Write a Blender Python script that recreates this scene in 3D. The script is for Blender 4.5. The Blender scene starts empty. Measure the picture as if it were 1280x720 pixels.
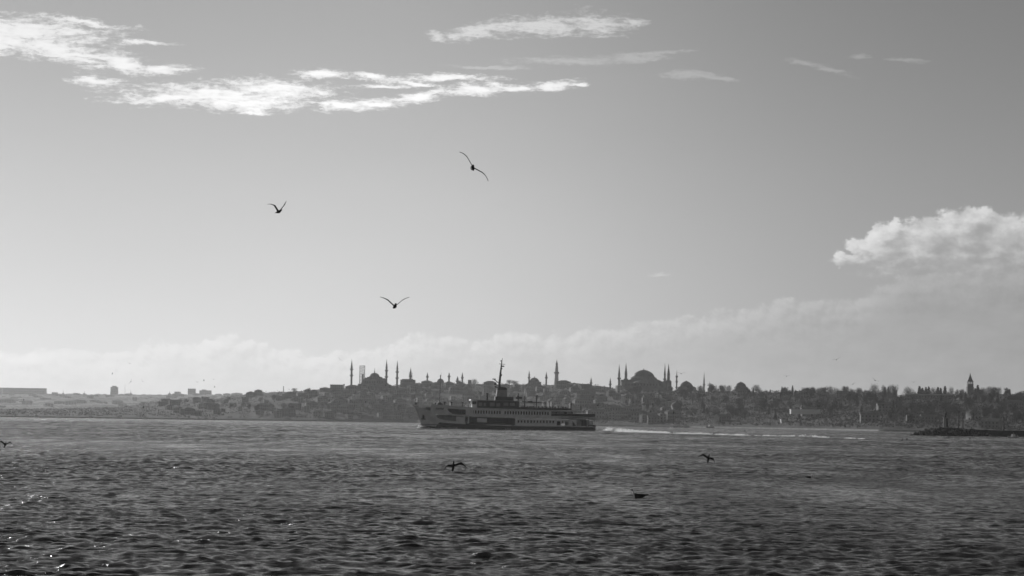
import bpy, math, random
import numpy as np
from mathutils import Matrix, Vector, noise as mnoise
from mathutils.geometry import tessellate_polygon
SC = bpy.context.scene
R = math.radians
# ------------------------------------------------------------------ camera
FPX, CAM_H, PITCH, ROLL = 3000.0, 3.5, 3.177, 0.85
cam_data = bpy.data.cameras.new('camera'); cam = bpy.data.objects.new('camera', cam_data)
SC.collection.objects.link(cam); SC.camera = cam
cam_data.sensor_width = 36; cam_data.lens = 36 * FPX / 1280
cam_data.clip_start = 1; cam_data.clip_end = 60000
RM = Matrix.Rotation(R(90 + PITCH), 3, 'X') @ Matrix.Rotation(R(ROLL), 3, 'Z')
cam.matrix_world = Matrix.Translation((0, 0, CAM_H)) @ RM.to_4x4()
def ray(px, py):
    return RM @ Vector(((px - 640) / FPX, (360 - py) / FPX, -1))
def P(px, py, d):                       # point seen at photo pixel px,py at ground distance d
    r = ray(px, py); r = r * (d / r.y)
    return Vector((r.x, r.y, r.z + CAM_H))
HOR = lambda px: 526.5 + (px - 640) * math.tan(R(ROLL))
AX = lambda px: P(px, HOR(px), 1).x     # tangent of azimuth of a photo column
def ang(px, py):                        # azimuth / elevation in 1/3000 rad
    r = ray(px, py).normalized()
    return math.atan2(r.x, r.y) * 3000, math.asin(r.z) * 3000
# ------------------------------------------------------------------ sky and sun
SUN_AZ, SUN_EL = -32.0, 14.0            # degrees right of view / above horizon
SKY_STR, SUN_STR, EXPO = 0.05, 3.2, -0.33
SC.view_settings.view_transform = 'Standard'; SC.view_settings.look = 'None'
SC.view_settings.exposure = EXPO; SC.view_settings.gamma = 1
SC.cycles.use_denoising = True
SC.cycles.max_bounces = 5; SC.cycles.volume_bounces = 1; SC.cycles.glossy_bounces = 3
SC.cycles.diffuse_bounces = 3; SC.cycles.transmission_bounces = 2
SC.cycles.sample_clamp_indirect = 4
SC.cycles.filter_width = 1.6
world = bpy.data.worlds.new('World'); SC.world = world; world.use_nodes = True
NT = world.node_tree; NT.nodes.clear()
class G:                                # tiny node-graph helper
    def __init__(s, nt): s.nt = nt
    def n(s, t, **k):
        x = s.nt.nodes.new(t)
        for a, b in k.items(): setattr(x, a, b)
        return x
    def lk(s, a, b): s.nt.links.new(a, b)
    def put(s, sock, v):
        if isinstance(v, bpy.types.NodeSocket): s.lk(v, sock)
        else: sock.default_value = v
    def m(s, op, a, b=None, c=None, clamp=False):
        x = s.n('ShaderNodeMath', operation=op, use_clamp=clamp)
        s.put(x.inputs[0], a)
        if b is not None: s.put(x.inputs[1], b)
        if c is not None: s.put(x.inputs[2], c)
        return x.outputs[0]
    def v(s, op, a, b=None):
        x = s.n('ShaderNodeVectorMath', operation=op)
        s.put(x.inputs[0], a)
        if b is not None: s.put(x.inputs[1], b)
        return x.outputs['Value'] if op == 'LENGTH' else x.outputs[0]
    def comb(s, a, b, c=0.0):
        x = s.n('ShaderNodeCombineXYZ')
        s.put(x.inputs[0], a); s.put(x.inputs[1], b); s.put(x.inputs[2], c); return x.outputs[0]
    def noise(s, vec, scale, detail=4, rough=.55, color=False, **k):
        x = s.n('ShaderNodeTexNoise'); s.put(x.inputs['Vector'], vec)
        x.inputs['Scale'].default_value = scale; x.inputs['Detail'].default_value = detail
        x.inputs['Roughness'].default_value = rough
        return x.outputs[1] if color else x.outputs[0]
    def ss(s, x, lo, hi, tlo=0.0, thi=1.0):
        r = s.n('ShaderNodeMapRange', interpolation_type='SMOOTHSTEP')
        s.put(r.inputs[0], x); s.put(r.inputs[1], lo); s.put(r.inputs[2], hi)
        r.inputs[3].default_value = tlo; r.inputs[4].default_value = thi
        return r.outputs[0]
g = G(NT)
sky = g.n('ShaderNodeTexSky', sky_type='NISHITA', sun_disc=False)
sky.sun_elevation = R(SUN_EL); sky.sun_rotation = R(SUN_AZ)
sky.air_density = 1.2; sky.dust_density = 0.5; sky.ozone_density = 1.0; sky.altitude = 0
sep = g.n('ShaderNodeSeparateColor'); g.lk(sky.outputs[0], sep.inputs[0])
# black-and-white film behind a red filter: mostly the red channel
lum = g.m('ADD', g.m('MULTIPLY', sep.outputs[0], .9), g.m('ADD', g.m('MULTIPLY', sep.outputs[1], .10), g.m('MULTIPLY', sep.outputs[2], .0)))
tc = g.n('ShaderNodeTexCoord'); xyz = g.n('ShaderNodeSeparateXYZ'); g.lk(tc.outputs['Generated'], xyz.inputs[0])
U = g.m('MULTIPLY', g.m('ARCTAN2', xyz.outputs[0], xyz.outputs[1]), 3000.0)
V = g.m('MULTIPLY', g.m('ARCSINE', xyz.outputs[2]), 3000.0)
uv = g.comb(U, V)
def warp(vec, sx, sy, amp, ampy, det=3, rough=.55):
    q = g.v('MULTIPLY', vec, (sx, sy, 1))
    c = g.noise(q, 1.0, det, rough, color=True)
    return g.v('ADD', vec, g.v('MULTIPLY', g.v('SUBTRACT', c, (.5, .5, .5)), (amp, ampy, 0)))
GROW = 1.2
def blobs(vec, items):
    out = None
    for (px, py, rx, ry, an) in items:
        u, v = ang(px, py)
        mp = g.n('ShaderNodeMapping', vector_type='TEXTURE')
        mp.inputs['Location'].default_value = (u, v, 0)
        mp.inputs['Rotation'].default_value = (0, 0, R(-an))
        mp.inputs['Scale'].default_value = (rx * GROW, ry * GROW, 1e6)
        if out is None: g.lk(vec, mp.inputs['Vector'])
        else:                                # chain the shapes so that the shader needs little memory
            ch = g.n('ShaderNodeVectorMath', operation='MULTIPLY_ADD'); g.lk(out, ch.inputs[0]); ch.inputs[1].default_value = (1e-7, 1e-7, 1e-7); g.lk(vec, ch.inputs[2]); g.lk(ch.outputs[0], mp.inputs['Vector'])
        f = g.m('SUBTRACT', 1.0, g.v('LENGTH', mp.outputs[0]))
        if out is None: out = f
        else:
            mx = g.n('ShaderNodeMath', operation='SMOOTH_MAX'); g.lk(out, mx.inputs[0]); g.lk(f, mx.inputs[1]); mx.inputs[2].default_value = .25
            out = mx.outputs[0]
    return out
# thin wind-drawn clouds high on the left
CIRRUS = [(20,36,120,17,3),(70,60,95,17,10),(0,48,80,17,4),(150,78,44,12,14),(195,87,44,7,-4),(120,101,34,7,2),(110,28,60,5,4),(180,52,36,3,2),
 (278,120,116,15,1),(345,112,80,13,2),(210,122,70,8,-4),(312,140,22,5,0),(300,128,90,12,0),
 (430,132,45,8,0),(470,131,50,6,-5),(520,121,58,7.5,-11),(595,112,60,8,-5),(648,110,34,6,-2),(690,107,34,6,-6),(720,106,16,3,0),
 (400,93,34,7,-3),(470,97,44,4.5,6),(520,104,26,3,5),(560,98,64,5,0),(480,107,40,3,0)]
CIRRUS2 = [(545,46,13,7,0),(590,42,36,9,-6),(625,34,50,11,-10),(680,33,55,13,-3),(745,30,42,15,0),(790,28,16,4,0)]
CIRRUS3 = [(715,77,75,5,-1),(790,72,48,6,-4),(820,66,40,3.5,-4),(865,94,46,5.5,2),(895,97,32,4,6),(1005,79,28,4,8),(1040,88,28,4,14),(1075,72,14,3,2),(1135,76,30,3.5,4),(620,84,60,2.5,0),(828,344,14,3,2)]
wv = warp(uv, 1/60., 1/20., 46, 17, 6, .66)
streak = g.noise(g.v('MULTIPLY', wv, (1/34., 1/6.0, 1)), 1.0, 7, .68)
fine = g.noise(g.v('MULTIPLY', uv, (1/9., 1/4., 1)), 1.0, 4, .6)
def cir(items, k, amp):
    f = blobs(wv, items)
    f = g.m('ADD', f, g.m('MULTIPLY', g.m('SUBTRACT', streak, .5), amp))
    f = g.m('ADD', f, g.m('MULTIPLY', g.m('SUBTRACT', fine, .5), amp * .45))
    return g.m('MULTIPLY', g.ss(f, -.06, .95), k)
a1 = g.m('MAXIMUM', cir(CIRRUS, 1.0, 2.3), cir(CIRRUS2, .55, 2.6))
a1 = g.m('MAXIMUM', a1, cir(CIRRUS3, .21, 2.4))
# heaped clouds on the right, with lit tops and greyer bases
CUM = [(1150,335,70,20,0),(1250,330,80,26,0),(1215,300,50,30,0),(1180,318,60,22,0),(1240,318,60,24,0),(1110,312,36,16,0),(1085,320,46,9,-6),(1108,297,32,19,-20),(1118,287,16,13,0),(1080,306,20,9,0),(1165,300,42,26,0),(1205,288,38,25,0),(1222,280,32,18,0),(1255,292,36,22,0),(1285,308,40,26,0),(1200,322,85,26,0),(1330,300,60,40,0),(1140,322,50,18,0)]
wc = warp(uv, 1/34., 1/28., 44, 34, 7, .64)
cb = g.noise(g.v('MULTIPLY', uv, (1/20., 1/15., 1)), 1.0, 5, .6)
fc = g.m('ADD', blobs(wc, CUM), g.m('MULTIPLY', g.m('SUBTRACT', cb, .5), .8))
ac = g.m('MULTIPLY', g.ss(fc, -.0, .26), .9)
# shading: thickness seen along a path towards the light up on the left
uv2 = g.v('ADD', uv, (-7., 9., 0)); wc2 = warp(uv2, 1/34., 1/28., 44, 34, 7, .64)
cb2 = g.noise(g.v('MULTIPLY', uv2, (1/20., 1/15., 1)), 1.0, 5, .6)
fc2 = g.m('ADD', blobs(wc2, CUM), g.m('MULTIPLY', g.m('SUBTRACT', cb2, .5), .8))
shade_c = g.ss(g.m('SUBTRACT', fc2, g.m('MULTIPLY', fc, .55)), -.3, .55, 2.0, 1.26)
shade_c = g.m('MULTIPLY', shade_c, g.ss(g.noise(g.v('MULTIPLY', uv, (1/42., 1/26., 1)), 1.0, 5, .6), .36, .64, .86, 1.16))
va, vb, vc = ang(1200, 352)[1], ang(1200, 316)[1], ang(1200, 282)[1]
ac = g.m('MULTIPLY', ac, g.ss(g.m('ADD', V, g.m('MULTIPLY', g.m('SUBTRACT', cb, .5), 60.)), va, vb, .12, 1.0)); shade_c = g.m('MULTIPLY', shade_c, g.ss(V, va, vc, .84, 1.04))
# long low bank
BANK = [(-300,430),(0,436),(90,434),(150,438),(210,422),(245,426),(275,416),(300,421),(335,428),(380,438),(440,436),(480,428),(520,412),(560,417),(600,419),(640,415),(700,414),(740,408),(800,400),(850,392),(900,386),(947,381),(969,374),(1030,374),(1066,374),(1085,360),(1113,348),(1140,342),(1167,340),(1220,335),(1280,335),(1500,330)]
u0, u1 = ang(-320, 430)[0], ang(1520, 400)[0]
def bank_alpha(vec, soft):
    s3 = g.n('ShaderNodeSeparateXYZ'); g.lk(vec, s3.inputs[0])
    t = g.m('DIVIDE', g.m('SUBTRACT', s3.outputs[0], u0), u1 - u0)
    fcv = g.n('ShaderNodeFloatCurve'); cm = fcv.mapping; c = cm.curves[0]
    pts = [((ang(px, py)[0] - u0) / (u1 - u0), ang(px, py)[1] / 700.) for px, py in BANK]
    c.points[0].location = pts[0]; c.points[1].location = pts[-1]
    for q in pts[1:-1]: c.points.new(*q)
    cm.update(); g.put(fcv.inputs['Value'], t)
    top = g.m('MULTIPLY', fcv.outputs[0], 700.)
    return g.m('SUBTRACT', top, s3.outputs[1])
wb = warp(uv, 1/30., 1/26., 34, 40, 7, .66)
db = bank_alpha(wb, 1)
ab = g.m('MULTIPLY', g.ss(db, 0, 7), g.ss(U, -500., 500., .7, 1.0))
bn = g.noise(g.v('MULTIPLY', uv, (1/60., 1/22., 1)), 1.0, 5, .6)
uvb = g.v('ADD', uv, (-5., 7., 0)); db2 = bank_alpha(warp(uvb, 1/30., 1/26., 34, 40, 7, .66), 1)
rel = g.m('SUBTRACT', db2, g.m('SUBTRACT', db, 7.))
shade_b = g.m('ADD', g.ss(db, 0., 46., 1.15, 0.98), g.m('ADD', g.m('MULTIPLY', g.m('SUBTRACT', bn, .5), g.ss(U, 200., 1300., .22, .55)), g.m('MULTIPLY', g.ss(rel, -9., 9., .13, -.13), g.ss(db, 60., 10., .2, 1.))))
def over(base, col, alpha):
    return g.m('ADD', g.m('MULTIPLY', base, g.m('SUBTRACT', 1.0, alpha)), g.m('MULTIPLY', col, alpha))
# keep clouds out of the reflection of the zenith and below the horizon: they are finite shapes anyway
L = over(lum, g.m('MULTIPLY', lum, shade_b), ab)
L = over(L, g.m('MULTIPLY', lum, shade_c), ac)
L = over(L, g.m('ADD', g.m('MULTIPLY', lum, 1.3), 7.5), a1)
# broad brightening painted into the sky, strongest in the middle of the view
vx = g.m('DIVIDE', g.m('SUBTRACT', U, ang(540, 200)[0]), 420.); vn = g.noise(g.v('MULTIPLY', uv, (1/900., 1/300., 1)), 1.0, 3, .5)
sky_brighten = g.m('MULTIPLY', g.m('POWER', 2.718, g.m('MULTIPLY', g.m('MULTIPLY', vx, vx), -1.0)), g.m('ADD', .30, g.m('MULTIPLY', vn, .26)))
L = g.m('MULTIPLY', L, g.m('ADD', g.ss(U, -1900., 1700., .92, 1.17), g.m('MULTIPLY', sky_brighten, g.ss(V, 2400., 300., .0, 1.0))))
L = g.m('MULTIPLY', L, g.ss(V, 0., 330., .84, 1.0))          # dimming towards the horizon painted into the sky colour
bg = g.n('ShaderNodeBackground'); g.lk(L, bg.inputs[0]); bg.inputs[1].default_value = SKY_STR
wo = g.n('ShaderNodeOutputWorld'); g.lk(bg.outputs[0], wo.inputs[0])
world.cycles.sampling_method = 'MANUAL'; world.cycles.sample_map_resolution = 512
sd = bpy.data.lights.new('sun', 'SUN'); sd.energy = SUN_STR; sd.angle = R(0.53); sd.color = (1, 1, 1)
sun = bpy.data.objects.new('sun', sd); SC.collection.objects.link(sun)
sv = Vector((math.sin(R(SUN_AZ)) * math.cos(R(SUN_EL)), math.cos(R(SUN_AZ)) * math.cos(R(SUN_EL)), math.sin(R(SUN_EL))))
sun.rotation_euler = sv.to_track_quat('Z', 'Y').to_euler()
# ------------------------------------------------------------------ helpers
COL = SC.collection
rnd = random.Random(7)
def mat(name, c, rough=.8, var=0.0, scale=1.0, metallic=0, spec=.3, bump=0.0, coord='Object'):
    m = bpy.data.materials.new(name); m.use_nodes = True; h = G(m.node_tree)
    b = m.node_tree.nodes['Principled BSDF']
    b.inputs['Base Color'].default_value = (c, c, c, 1); b.inputs['Roughness'].default_value = rough
    b.inputs['Metallic'].default_value = metallic; b.inputs['Specular IOR Level'].default_value = spec
    if var:
        t = h.n('ShaderNodeTexCoord'); nz = h.noise(t.outputs[coord], scale, 5, .6)
        v = h.ss(nz, .3, .7, max(0, c * (1 - var)), c * (1 + var)); h.lk(v, b.inputs['Base Color'])
        if bump:
            bp = h.n('ShaderNodeBump'); bp.inputs['Distance'].default_value = bump; h.lk(nz, bp.inputs['Height'])
            h.lk(bp.outputs[0], b.inputs['Normal'])
    return m
class MB:
    def __init__(s): s.v = []; s.f = []; s.mi = []
    def add(s, vs, fs, mi=0):
        o = len(s.v); s.calls = getattr(s, 'calls', []); s.calls.append((o, len(s.f), len(vs), len(fs))); s.v += [tuple(p) for p in vs]; s.f += [tuple(i + o for i in f) for f in fs]; s.mi += [mi] * len(fs); return s
    def box(s, c, d, rz=0, mi=0, top=1.0):
        x, y, z = c; a, b, h = d[0] / 2, d[1] / 2, d[2]
        ca, sa = math.cos(rz), math.sin(rz); vs = []
        for k, q in ((0, 1.0), (h, top)):
            for i, j in ((-a, -b), (a, -b), (a, b), (-a, b)):
                i *= q; j *= q; vs.append((x + i * ca - j * sa, y + i * sa + j * ca, z + k))
        return s.add(vs, [(3, 2, 1, 0), (4, 5, 6, 7), (0, 1, 5, 4), (1, 2, 6, 5), (2, 3, 7, 6), (3, 0, 4, 7)], mi)
    def lathe(s, c, prof, n=16, mi=0, sx=1, sy=1, rz=0):
        vs = []; fs = []
        for r, z in prof:
            for k in range(n):
                t = 2 * math.pi * k / n + rz; vs.append((c[0] + r * math.cos(t) * sx, c[1] + r * math.sin(t) * sy, c[2] + z))
        for i in range(len(prof) - 1):
            for k in range(n): fs.append((i * n + k, i * n + (k + 1) % n, (i + 1) * n + (k + 1) % n, (i + 1) * n + k))
        fs.append(tuple(range(n - 1, -1, -1))); fs.append(tuple((len(prof) - 1) * n + k for k in range(n)))
        return s.add(vs, fs, mi)
    def tube(s, p, q, r0, r1=None, n=6, mi=0):
        r1 = r0 if r1 is None else r1; p, q = Vector(p), Vector(q); d = (q - p).normalized()
        a = d.orthogonal().normalized(); b = d.cross(a); vs = []
        for o, r in ((p, r0), (q, r1)):
            for k in range(n):
                t = 2 * math.pi * k / n; vs.append(o + a * r * math.cos(t) + b * r * math.sin(t))
        fs = [(k, (k + 1) % n, n + (k + 1) % n, n + k) for k in range(n)] + [tuple(range(n - 1, -1, -1)), tuple(range(n, 2 * n))]
        return s.add(vs, fs, mi)
    def build(s, name, mats, parent=None, loc=None, smooth=False, label=None, cat=None, group=None, kind=None):
        me = bpy.data.meshes.new(name); me.from_pydata(s.v, [], s.f)
        for m in (mats if isinstance(mats, (list, tuple)) else [mats]): me.materials.append(m)
        if any(s.mi): me.polygons.foreach_set('material_index', s.mi)
        if smooth: me.polygons.foreach_set('use_smooth', [True] * len(s.f))
        me.update(); o = bpy.data.objects.new(name, me); COL.objects.link(o)
        if parent: o.parent = parent
        if loc is not None: o.location = loc
        return tag(o, label, cat, group, kind)
def pieces(b, name, m, parent=None, gap=.06):
    """build every separate piece of b as an object of its own"""
    V = np.array(b.v); bb = [(V[o:o + n].min(0) - gap, V[o:o + n].max(0) + gap) for o, _, n, _ in b.calls]; own = list(range(len(bb)))
    def find(i):
        while own[i] != i: i = own[i]
        return i
    for i in range(len(bb)):
        for j in range(i):
            if (bb[i][0] <= bb[j][1]).all() and (bb[j][0] <= bb[i][1]).all(): own[find(i)] = find(j)
    out = []
    for r in sorted(set(map(find, range(len(bb))))):
        q = MB()
        for i, (o, fo, n, nf) in enumerate(b.calls):
            if find(i) == r: q.add(b.v[o:o + n], [tuple(k - o for k in f) for f in b.f[fo:fo + nf]])
        out.append(q.build(name, m, parent))
    return out
def tag(o, label=None, cat=None, group=None, kind=None):
    for k, v in (('label', label), ('category', cat), ('group', group), ('kind', kind)):
        if v: o[k] = v
    return o
def thing(name, loc, label, cat, group=None, rz=0):
    o = bpy.data.objects.new(name, None); COL.objects.link(o); o.location = loc; o.rotation_euler = (0, 0, rz)
    o.empty_display_size = .5
    return tag(o, label, cat, group)
def copy_tree(o, parent=None):
    c = o.copy(); COL.objects.link(c)
    if parent is not None: c.parent = parent
    for ch in o.children: copy_tree(ch, c)
    return c
def npmesh(name, verts, quads, m, kind=None, smooth=True):
    me = bpy.data.meshes.new(name); nv, nf = len(verts), len(quads); k = quads.shape[1]
    me.vertices.add(nv); me.vertices.foreach_set('co', verts.astype(np.float32).ravel())
    me.loops.add(nf * k); me.loops.foreach_set('vertex_index', quads.astype(np.int32).ravel())
    me.polygons.add(nf); me.polygons.foreach_set('loop_start', np.arange(0, nf * k, k, dtype=np.int32))
    me.polygons.foreach_set('loop_total', np.full(nf, k, dtype=np.int32))
    me.update(calc_edges=True); me.polygons.foreach_set('use_smooth', np.full(nf, smooth)); me.materials.append(m)
    o = bpy.data.objects.new(name, me); COL.objects.link(o)
    if kind: o['kind'] = kind
    return o
def gridquads(nr, nc, wrap=False):
    i = np.arange(nr - 1)[:, None]; j = np.arange(nc if wrap else nc - 1)[None, :]; j2 = (j + 1) % nc
    return np.stack([i * nc + j, i * nc + j2, (i + 1) * nc + j2, (i + 1) * nc + j], -1).reshape(-1, 4)
# ------------------------------------------------------------------ water
def water_mat():
    m = bpy.data.materials.new('sea_water'); m.use_nodes = True; h = G(m.node_tree); b = m.node_tree.nodes['Principled BSDF']
    b.inputs['Base Color'].default_value = (.014, .014, .014, 1); b.inputs['IOR'].default_value = 1.33
    b.inputs['Specular IOR Level'].default_value = .5
    geo = h.n('ShaderNodeNewGeometry'); pos = geo.outputs['Position']
    def nz(sx, sy, det, ro): return h.noise(h.v('MULTIPLY', pos, (1 / sx, 1 / sy, 1)), 1.0, det, ro)
    def ridge(v): return h.m('SUBTRACT', 1.0, h.m('ABSOLUTE', h.m('MULTIPLY_ADD', v, 2.0, -1.0)))
    gust = nz(160., 420., 4, .6); patch = nz(7., 34., 6, .72)
    r1 = ridge(nz(.55, .42, 5, .65)); n1 = nz(1.9, 1.2, 6, .68); n2 = ridge(nz(5.0, 3.2, 5, .62)); n3 = nz(24., 15., 4, .6)
    hh = h.m('ADD', h.m('MULTIPLY', r1, .085), h.m('ADD', h.m('MULTIPLY', n1, .42), h.m('ADD', h.m('MULTIPLY', n2, .26), h.m('MULTIPLY', n3, 1.6))))
    bp = h.n('ShaderNodeBump'); bp.inputs['Distance'].default_value = 1.0
    st = h.m('MULTIPLY', h.ss(gust, .36, .64, .75, 1.25), h.ss(patch, .34, .66, .35, 1.6))
    sx = h.n('ShaderNodeSeparateXYZ'); h.lk(pos, sx.inputs[0])     # rougher current line off the far shore
    band = h.m('ADD', h.m('DIVIDE', sx.outputs[1], 1.0), h.m('MULTIPLY', h.m('SUBTRACT', gust, .5), 700.0))
    st = h.m('MULTIPLY', st, h.ss(band, 1050., 1500., 1.0, 2.0))
    h.lk(st, bp.inputs['Strength']); h.lk(hh, bp.inputs['Height']); h.lk(bp.outputs[0], b.inputs['Normal'])
    h.lk(h.ss(patch, .35, .65, .12, .24), b.inputs['Roughness'])
    return m
def wavefield(x, y, sp):
    X_, Y_, SP_ = x.astype(np.float32), y.astype(np.float32), sp.astype(np.float32)
    rs = np.random.RandomState(3); z = np.zeros_like(x); off = np.clip((np.hypot(x, y) - 180) / 450, 0, 1.8).astype(np.float32)
    amp_mod = 1 + .5 * np.sin(x / 31. + 1.3 * np.sin(y / 47.)) * np.sin(y / 39. + .8 * np.sin(x / 53.) + 1)
    for i in range(96):
        lam = .42 * (22 / .42) ** ((i + rs.rand()) / 96.)
        th = rs.normal(0, .75) + R(-72)                   # waves run roughly across and towards the viewer
        a = .0050 * lam ** .55 / (1 + (lam / 3.6) ** 2) * (.5 + rs.rand())
        k = 2 * np.pi / lam; x, y, sp = X_[:, :], Y_[:, :], SP_[:, :]
        rows = np.where((SP_[:, SP_.shape[1] // 2] * 2.0 < lam))[0]
        if not len(rows): continue
        x, y, sp = X_[rows], Y_[rows], SP_[rows]
        ph = k * (x * np.cos(th) + y * np.sin(th)) + rs.rand() * 6.28
        w = np.clip((lam / sp - 2.0) / 1.6, 0, 1); s = np.sin(ph)
        z[rows] += (1 + off[rows] * (1 + (lam > 3.5) * 1.2)) * w * a * (s - .3 * np.cos(2 * ph) * (lam / sp > 5))
    return z * amp_mod
def water():
    fine = np.arange(-.235, .235, .00052); side = [.2352]; st_ = .00055
    while side[-1] < .95: side.append(side[-1] + st_); st_ *= 1.011
    side = np.array(side + list(np.geomspace(1.0, math.pi, 30))); az = np.concatenate([-side[::-1][:-1], fine, side]); nc = len(az)
    rr = [28.0]
    while rr[-1] < 3200: rr.append(rr[-1] + max(.13, rr[-1] * .0018))
    rr = np.concatenate([[1., 6, 14, 20, 24], rr, np.geomspace(3400, 14500, 14)])
    A, Rr = np.meshgrid(az, rr); x = Rr * np.sin(A); y = Rr * np.cos(A)
    sp = np.maximum(Rr * np.gradient(az)[None, :], np.gradient(rr)[:, None] * .62)
    z = wavefield(x, y, sp)
    v = np.stack([x, y, z], -1).reshape(-1, 3)
    o = npmesh('sea_water', v, gridquads(len(rr), nc)[:, ::-1], water_mat(), 'structure')
    o['label'] = 'choppy grey sea with short dark wind waves filling the foreground'
    return o
water()
# ------------------------------------------------------------------ land
def itp(tab):
    xs = [AX(p[0]) for p in tab]; ys = [p[1] for p in tab]
    return lambda a: np.interp(a, xs, ys)
SH = itp([(-600,2600),(0,2500),(240,2600),(520,2900),(745,2450),(860,2300),(1100,1850),(1280,1750),(1900,1700)])
DR = itp([(-600,4200),(200,4200),(320,3900),(440,3400),(600,3400),(700,3300),(800,2900),(900,2700),(1100,2400),(1280,2300),(1900,2300)])
GB = [(-600,515),(-300,513),(0,512),(150,510),(200,501),(230,499.5),(270,498.5),(300,494),(320,491),(360,489.5),(390,487.5),(410,485.5),(430,485),(440,483.5),(455,483),(470,482),(485,482),(500,481),(520,479),(540,478.5),(560,479),(600,480.5),(640,481),(680,481),(700,481.5),(720,479.5),(745,482),(760,484.5),(775,486),(800,489),(840,490),(880,490),(900,489),(950,490),(1000,491),(1060,491),(1112,491),(1126,496.5),(1194,496.5),(1206,493),(1215,492),(1260,494),(1290,494),(1400,500),(1900,512)]
HB = itp([(p, P(p, q, float(DR(AX(p)))).z) for p, q in GB])
def ground(a, d):
    a = np.asarray(a, float); d = np.asarray(d, float)
    sh, dr = SH(a), DR(a); t = (d - sh) / (dr - sh)
    s = np.where(t < 1, np.clip(t, 0, 1) ** .9, 1 - 1.2 * np.minimum(t - 1, .7))
    z = 1.6 + (HB(a) - 1.6) * s
    return np.where(t < 0, np.maximum(-3, 1.6 + t * 900), z)
def slope_mat(name, c0, c1, sc):
    m = bpy.data.materials.new(name); m.use_nodes = True; h = G(m.node_tree); b = m.node_tree.nodes['Principled BSDF']
    geo = h.n('ShaderNodeNewGeometry'); n = h.noise(geo.outputs['Position'], sc, 8, .7)
    h.lk(h.ss(n, .38, .66, c0, c1), b.inputs['Base Color']); b.inputs['Roughness'].default_value = .95; b.inputs['Specular IOR Level'].default_value = .1
    return m
a_ = np.linspace(AX(-600), AX(1900), 900); t_ = np.concatenate([[-.06, -.02, 0], np.linspace(.005, 1.0, 60), [1.1, 1.3, 1.7, 2.2]])
A, T = np.meshgrid(a_, t_); D = SH(A) + T * (DR(A) - SH(A)); Z = ground(A, D)
rs = np.random.RandomState(5)
Z = Z + np.where(T > .02, 1.0, 0) * (rs.uniform(-.9, .9, A.shape))
o = npmesh('hillside', np.stack([A * D, D, Z], -1).reshape(-1, 3), gridquads(len(t_), len(a_)), slope_mat('hillside_soil', .14, .2, .02), 'structure')
o['label'] = 'built up peninsula rising from the far shore'
FA = itp([(p, P(p, q, 9000).z) for p, q in [(-700,493),(0,492.3),(60,491.8),(100,492.3),(200,492.8),(260,492.8),(330,493.5),(420,496),(520,500)]])
a2 = np.linspace(AX(-700), AX(520), 500); d2 = np.linspace(5600, 9800, 24); A, D = np.meshgrid(a2, d2)
Z = np.where(D < 9000, FA(A) * ((D - 5600) / 3400) ** .8, FA(A) * .95) + rs.uniform(-2, 2, A.shape)
Z[0] = -4
o = npmesh('far_hills', np.stack([A * D, D, Z], -1).reshape(-1, 3), gridquads(24, 500), slope_mat('far_hill_soil', .04, .34, .006), 'structure')
o['label'] = 'low distant city shore fading into haze on the left'
# ------------------------------------------------------------------ haze (even air)
hm = bpy.data.materials.new('haze_air'); hm.use_nodes = True; hm.node_tree.nodes.clear(); h = G(hm.node_tree)
pv = h.n('ShaderNodeVolumePrincipled'); pv.inputs['Density'].default_value = 4.6e-5; pv.inputs['Color'].default_value = (.95, .95, .95, 1)
pv.inputs['Anisotropy'].default_value = .45
mo = h.n('ShaderNodeOutputMaterial'); h.lk(pv.outputs[0], mo.inputs['Volume'])
MB().box((0, 0, -6), (31000, 31000, 206)).build('haze', hm, kind='stuff', label='thin even sea haze over the water and far shore')
# ------------------------------------------------------------------ ferry
M_white = mat('ferry_white_paint', .82, .45, .12, .5); M_dark = mat('ferry_dark_hull', .01, .4, .3, .6); M_grey = mat('ferry_grey_paint', .3, .6, .2, .8)
M_black = mat('ferry_black_metal', .018, .5); M_glass = mat('ferry_window_glass', .006, .35, spec=.25); M_deck = mat('ferry_deck', .16, .8, .2, .7)
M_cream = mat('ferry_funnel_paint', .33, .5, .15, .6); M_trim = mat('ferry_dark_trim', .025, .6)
FK = 1 / 3.0
FD = 1000.0                                             # distance of the ferry
def fx(px): return (px - 517.0) * FK
def yw(px): return 534.6 + (px - 524) * .0193
def fz(px, py): return (yw(px) - py) * FK
FL = 75.6
def beam(x, z=5.0):
    x = min(max(x, 0.0), FL)
    b = 6.7 * (1 - max(0, 1 - x / 24.0) ** 2.1) ** .9
    fl = max(0, 1 - x / 26.0)                           # flare of the bow
    b *= 1 - fl * .42 * max(0, min(1, 1 - z / 9.0))
    if x > 60: b *= math.sqrt(max(.02, 1 - ((x - 60) / 17.6) ** 2.6))
    return max(b, .06)
bow = P(517.0, HOR(517), FD)
ferry = thing('passenger_ferry', (0, 0, 0), 'white double decked passenger ferry with dark hull, funnel and raked mast crossing the sea', 'ferry')
YAW = R(-5)
c0 = P(631, HOR(631), FD)
ferry.location = (c0.x, FD, -.05); ferry.rotation_euler = (0, R(.25), YAW * -1)
XO = 38.0                                               # ferry x of its origin
def fv(x, y, z): return (x - XO, y, z)
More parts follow.
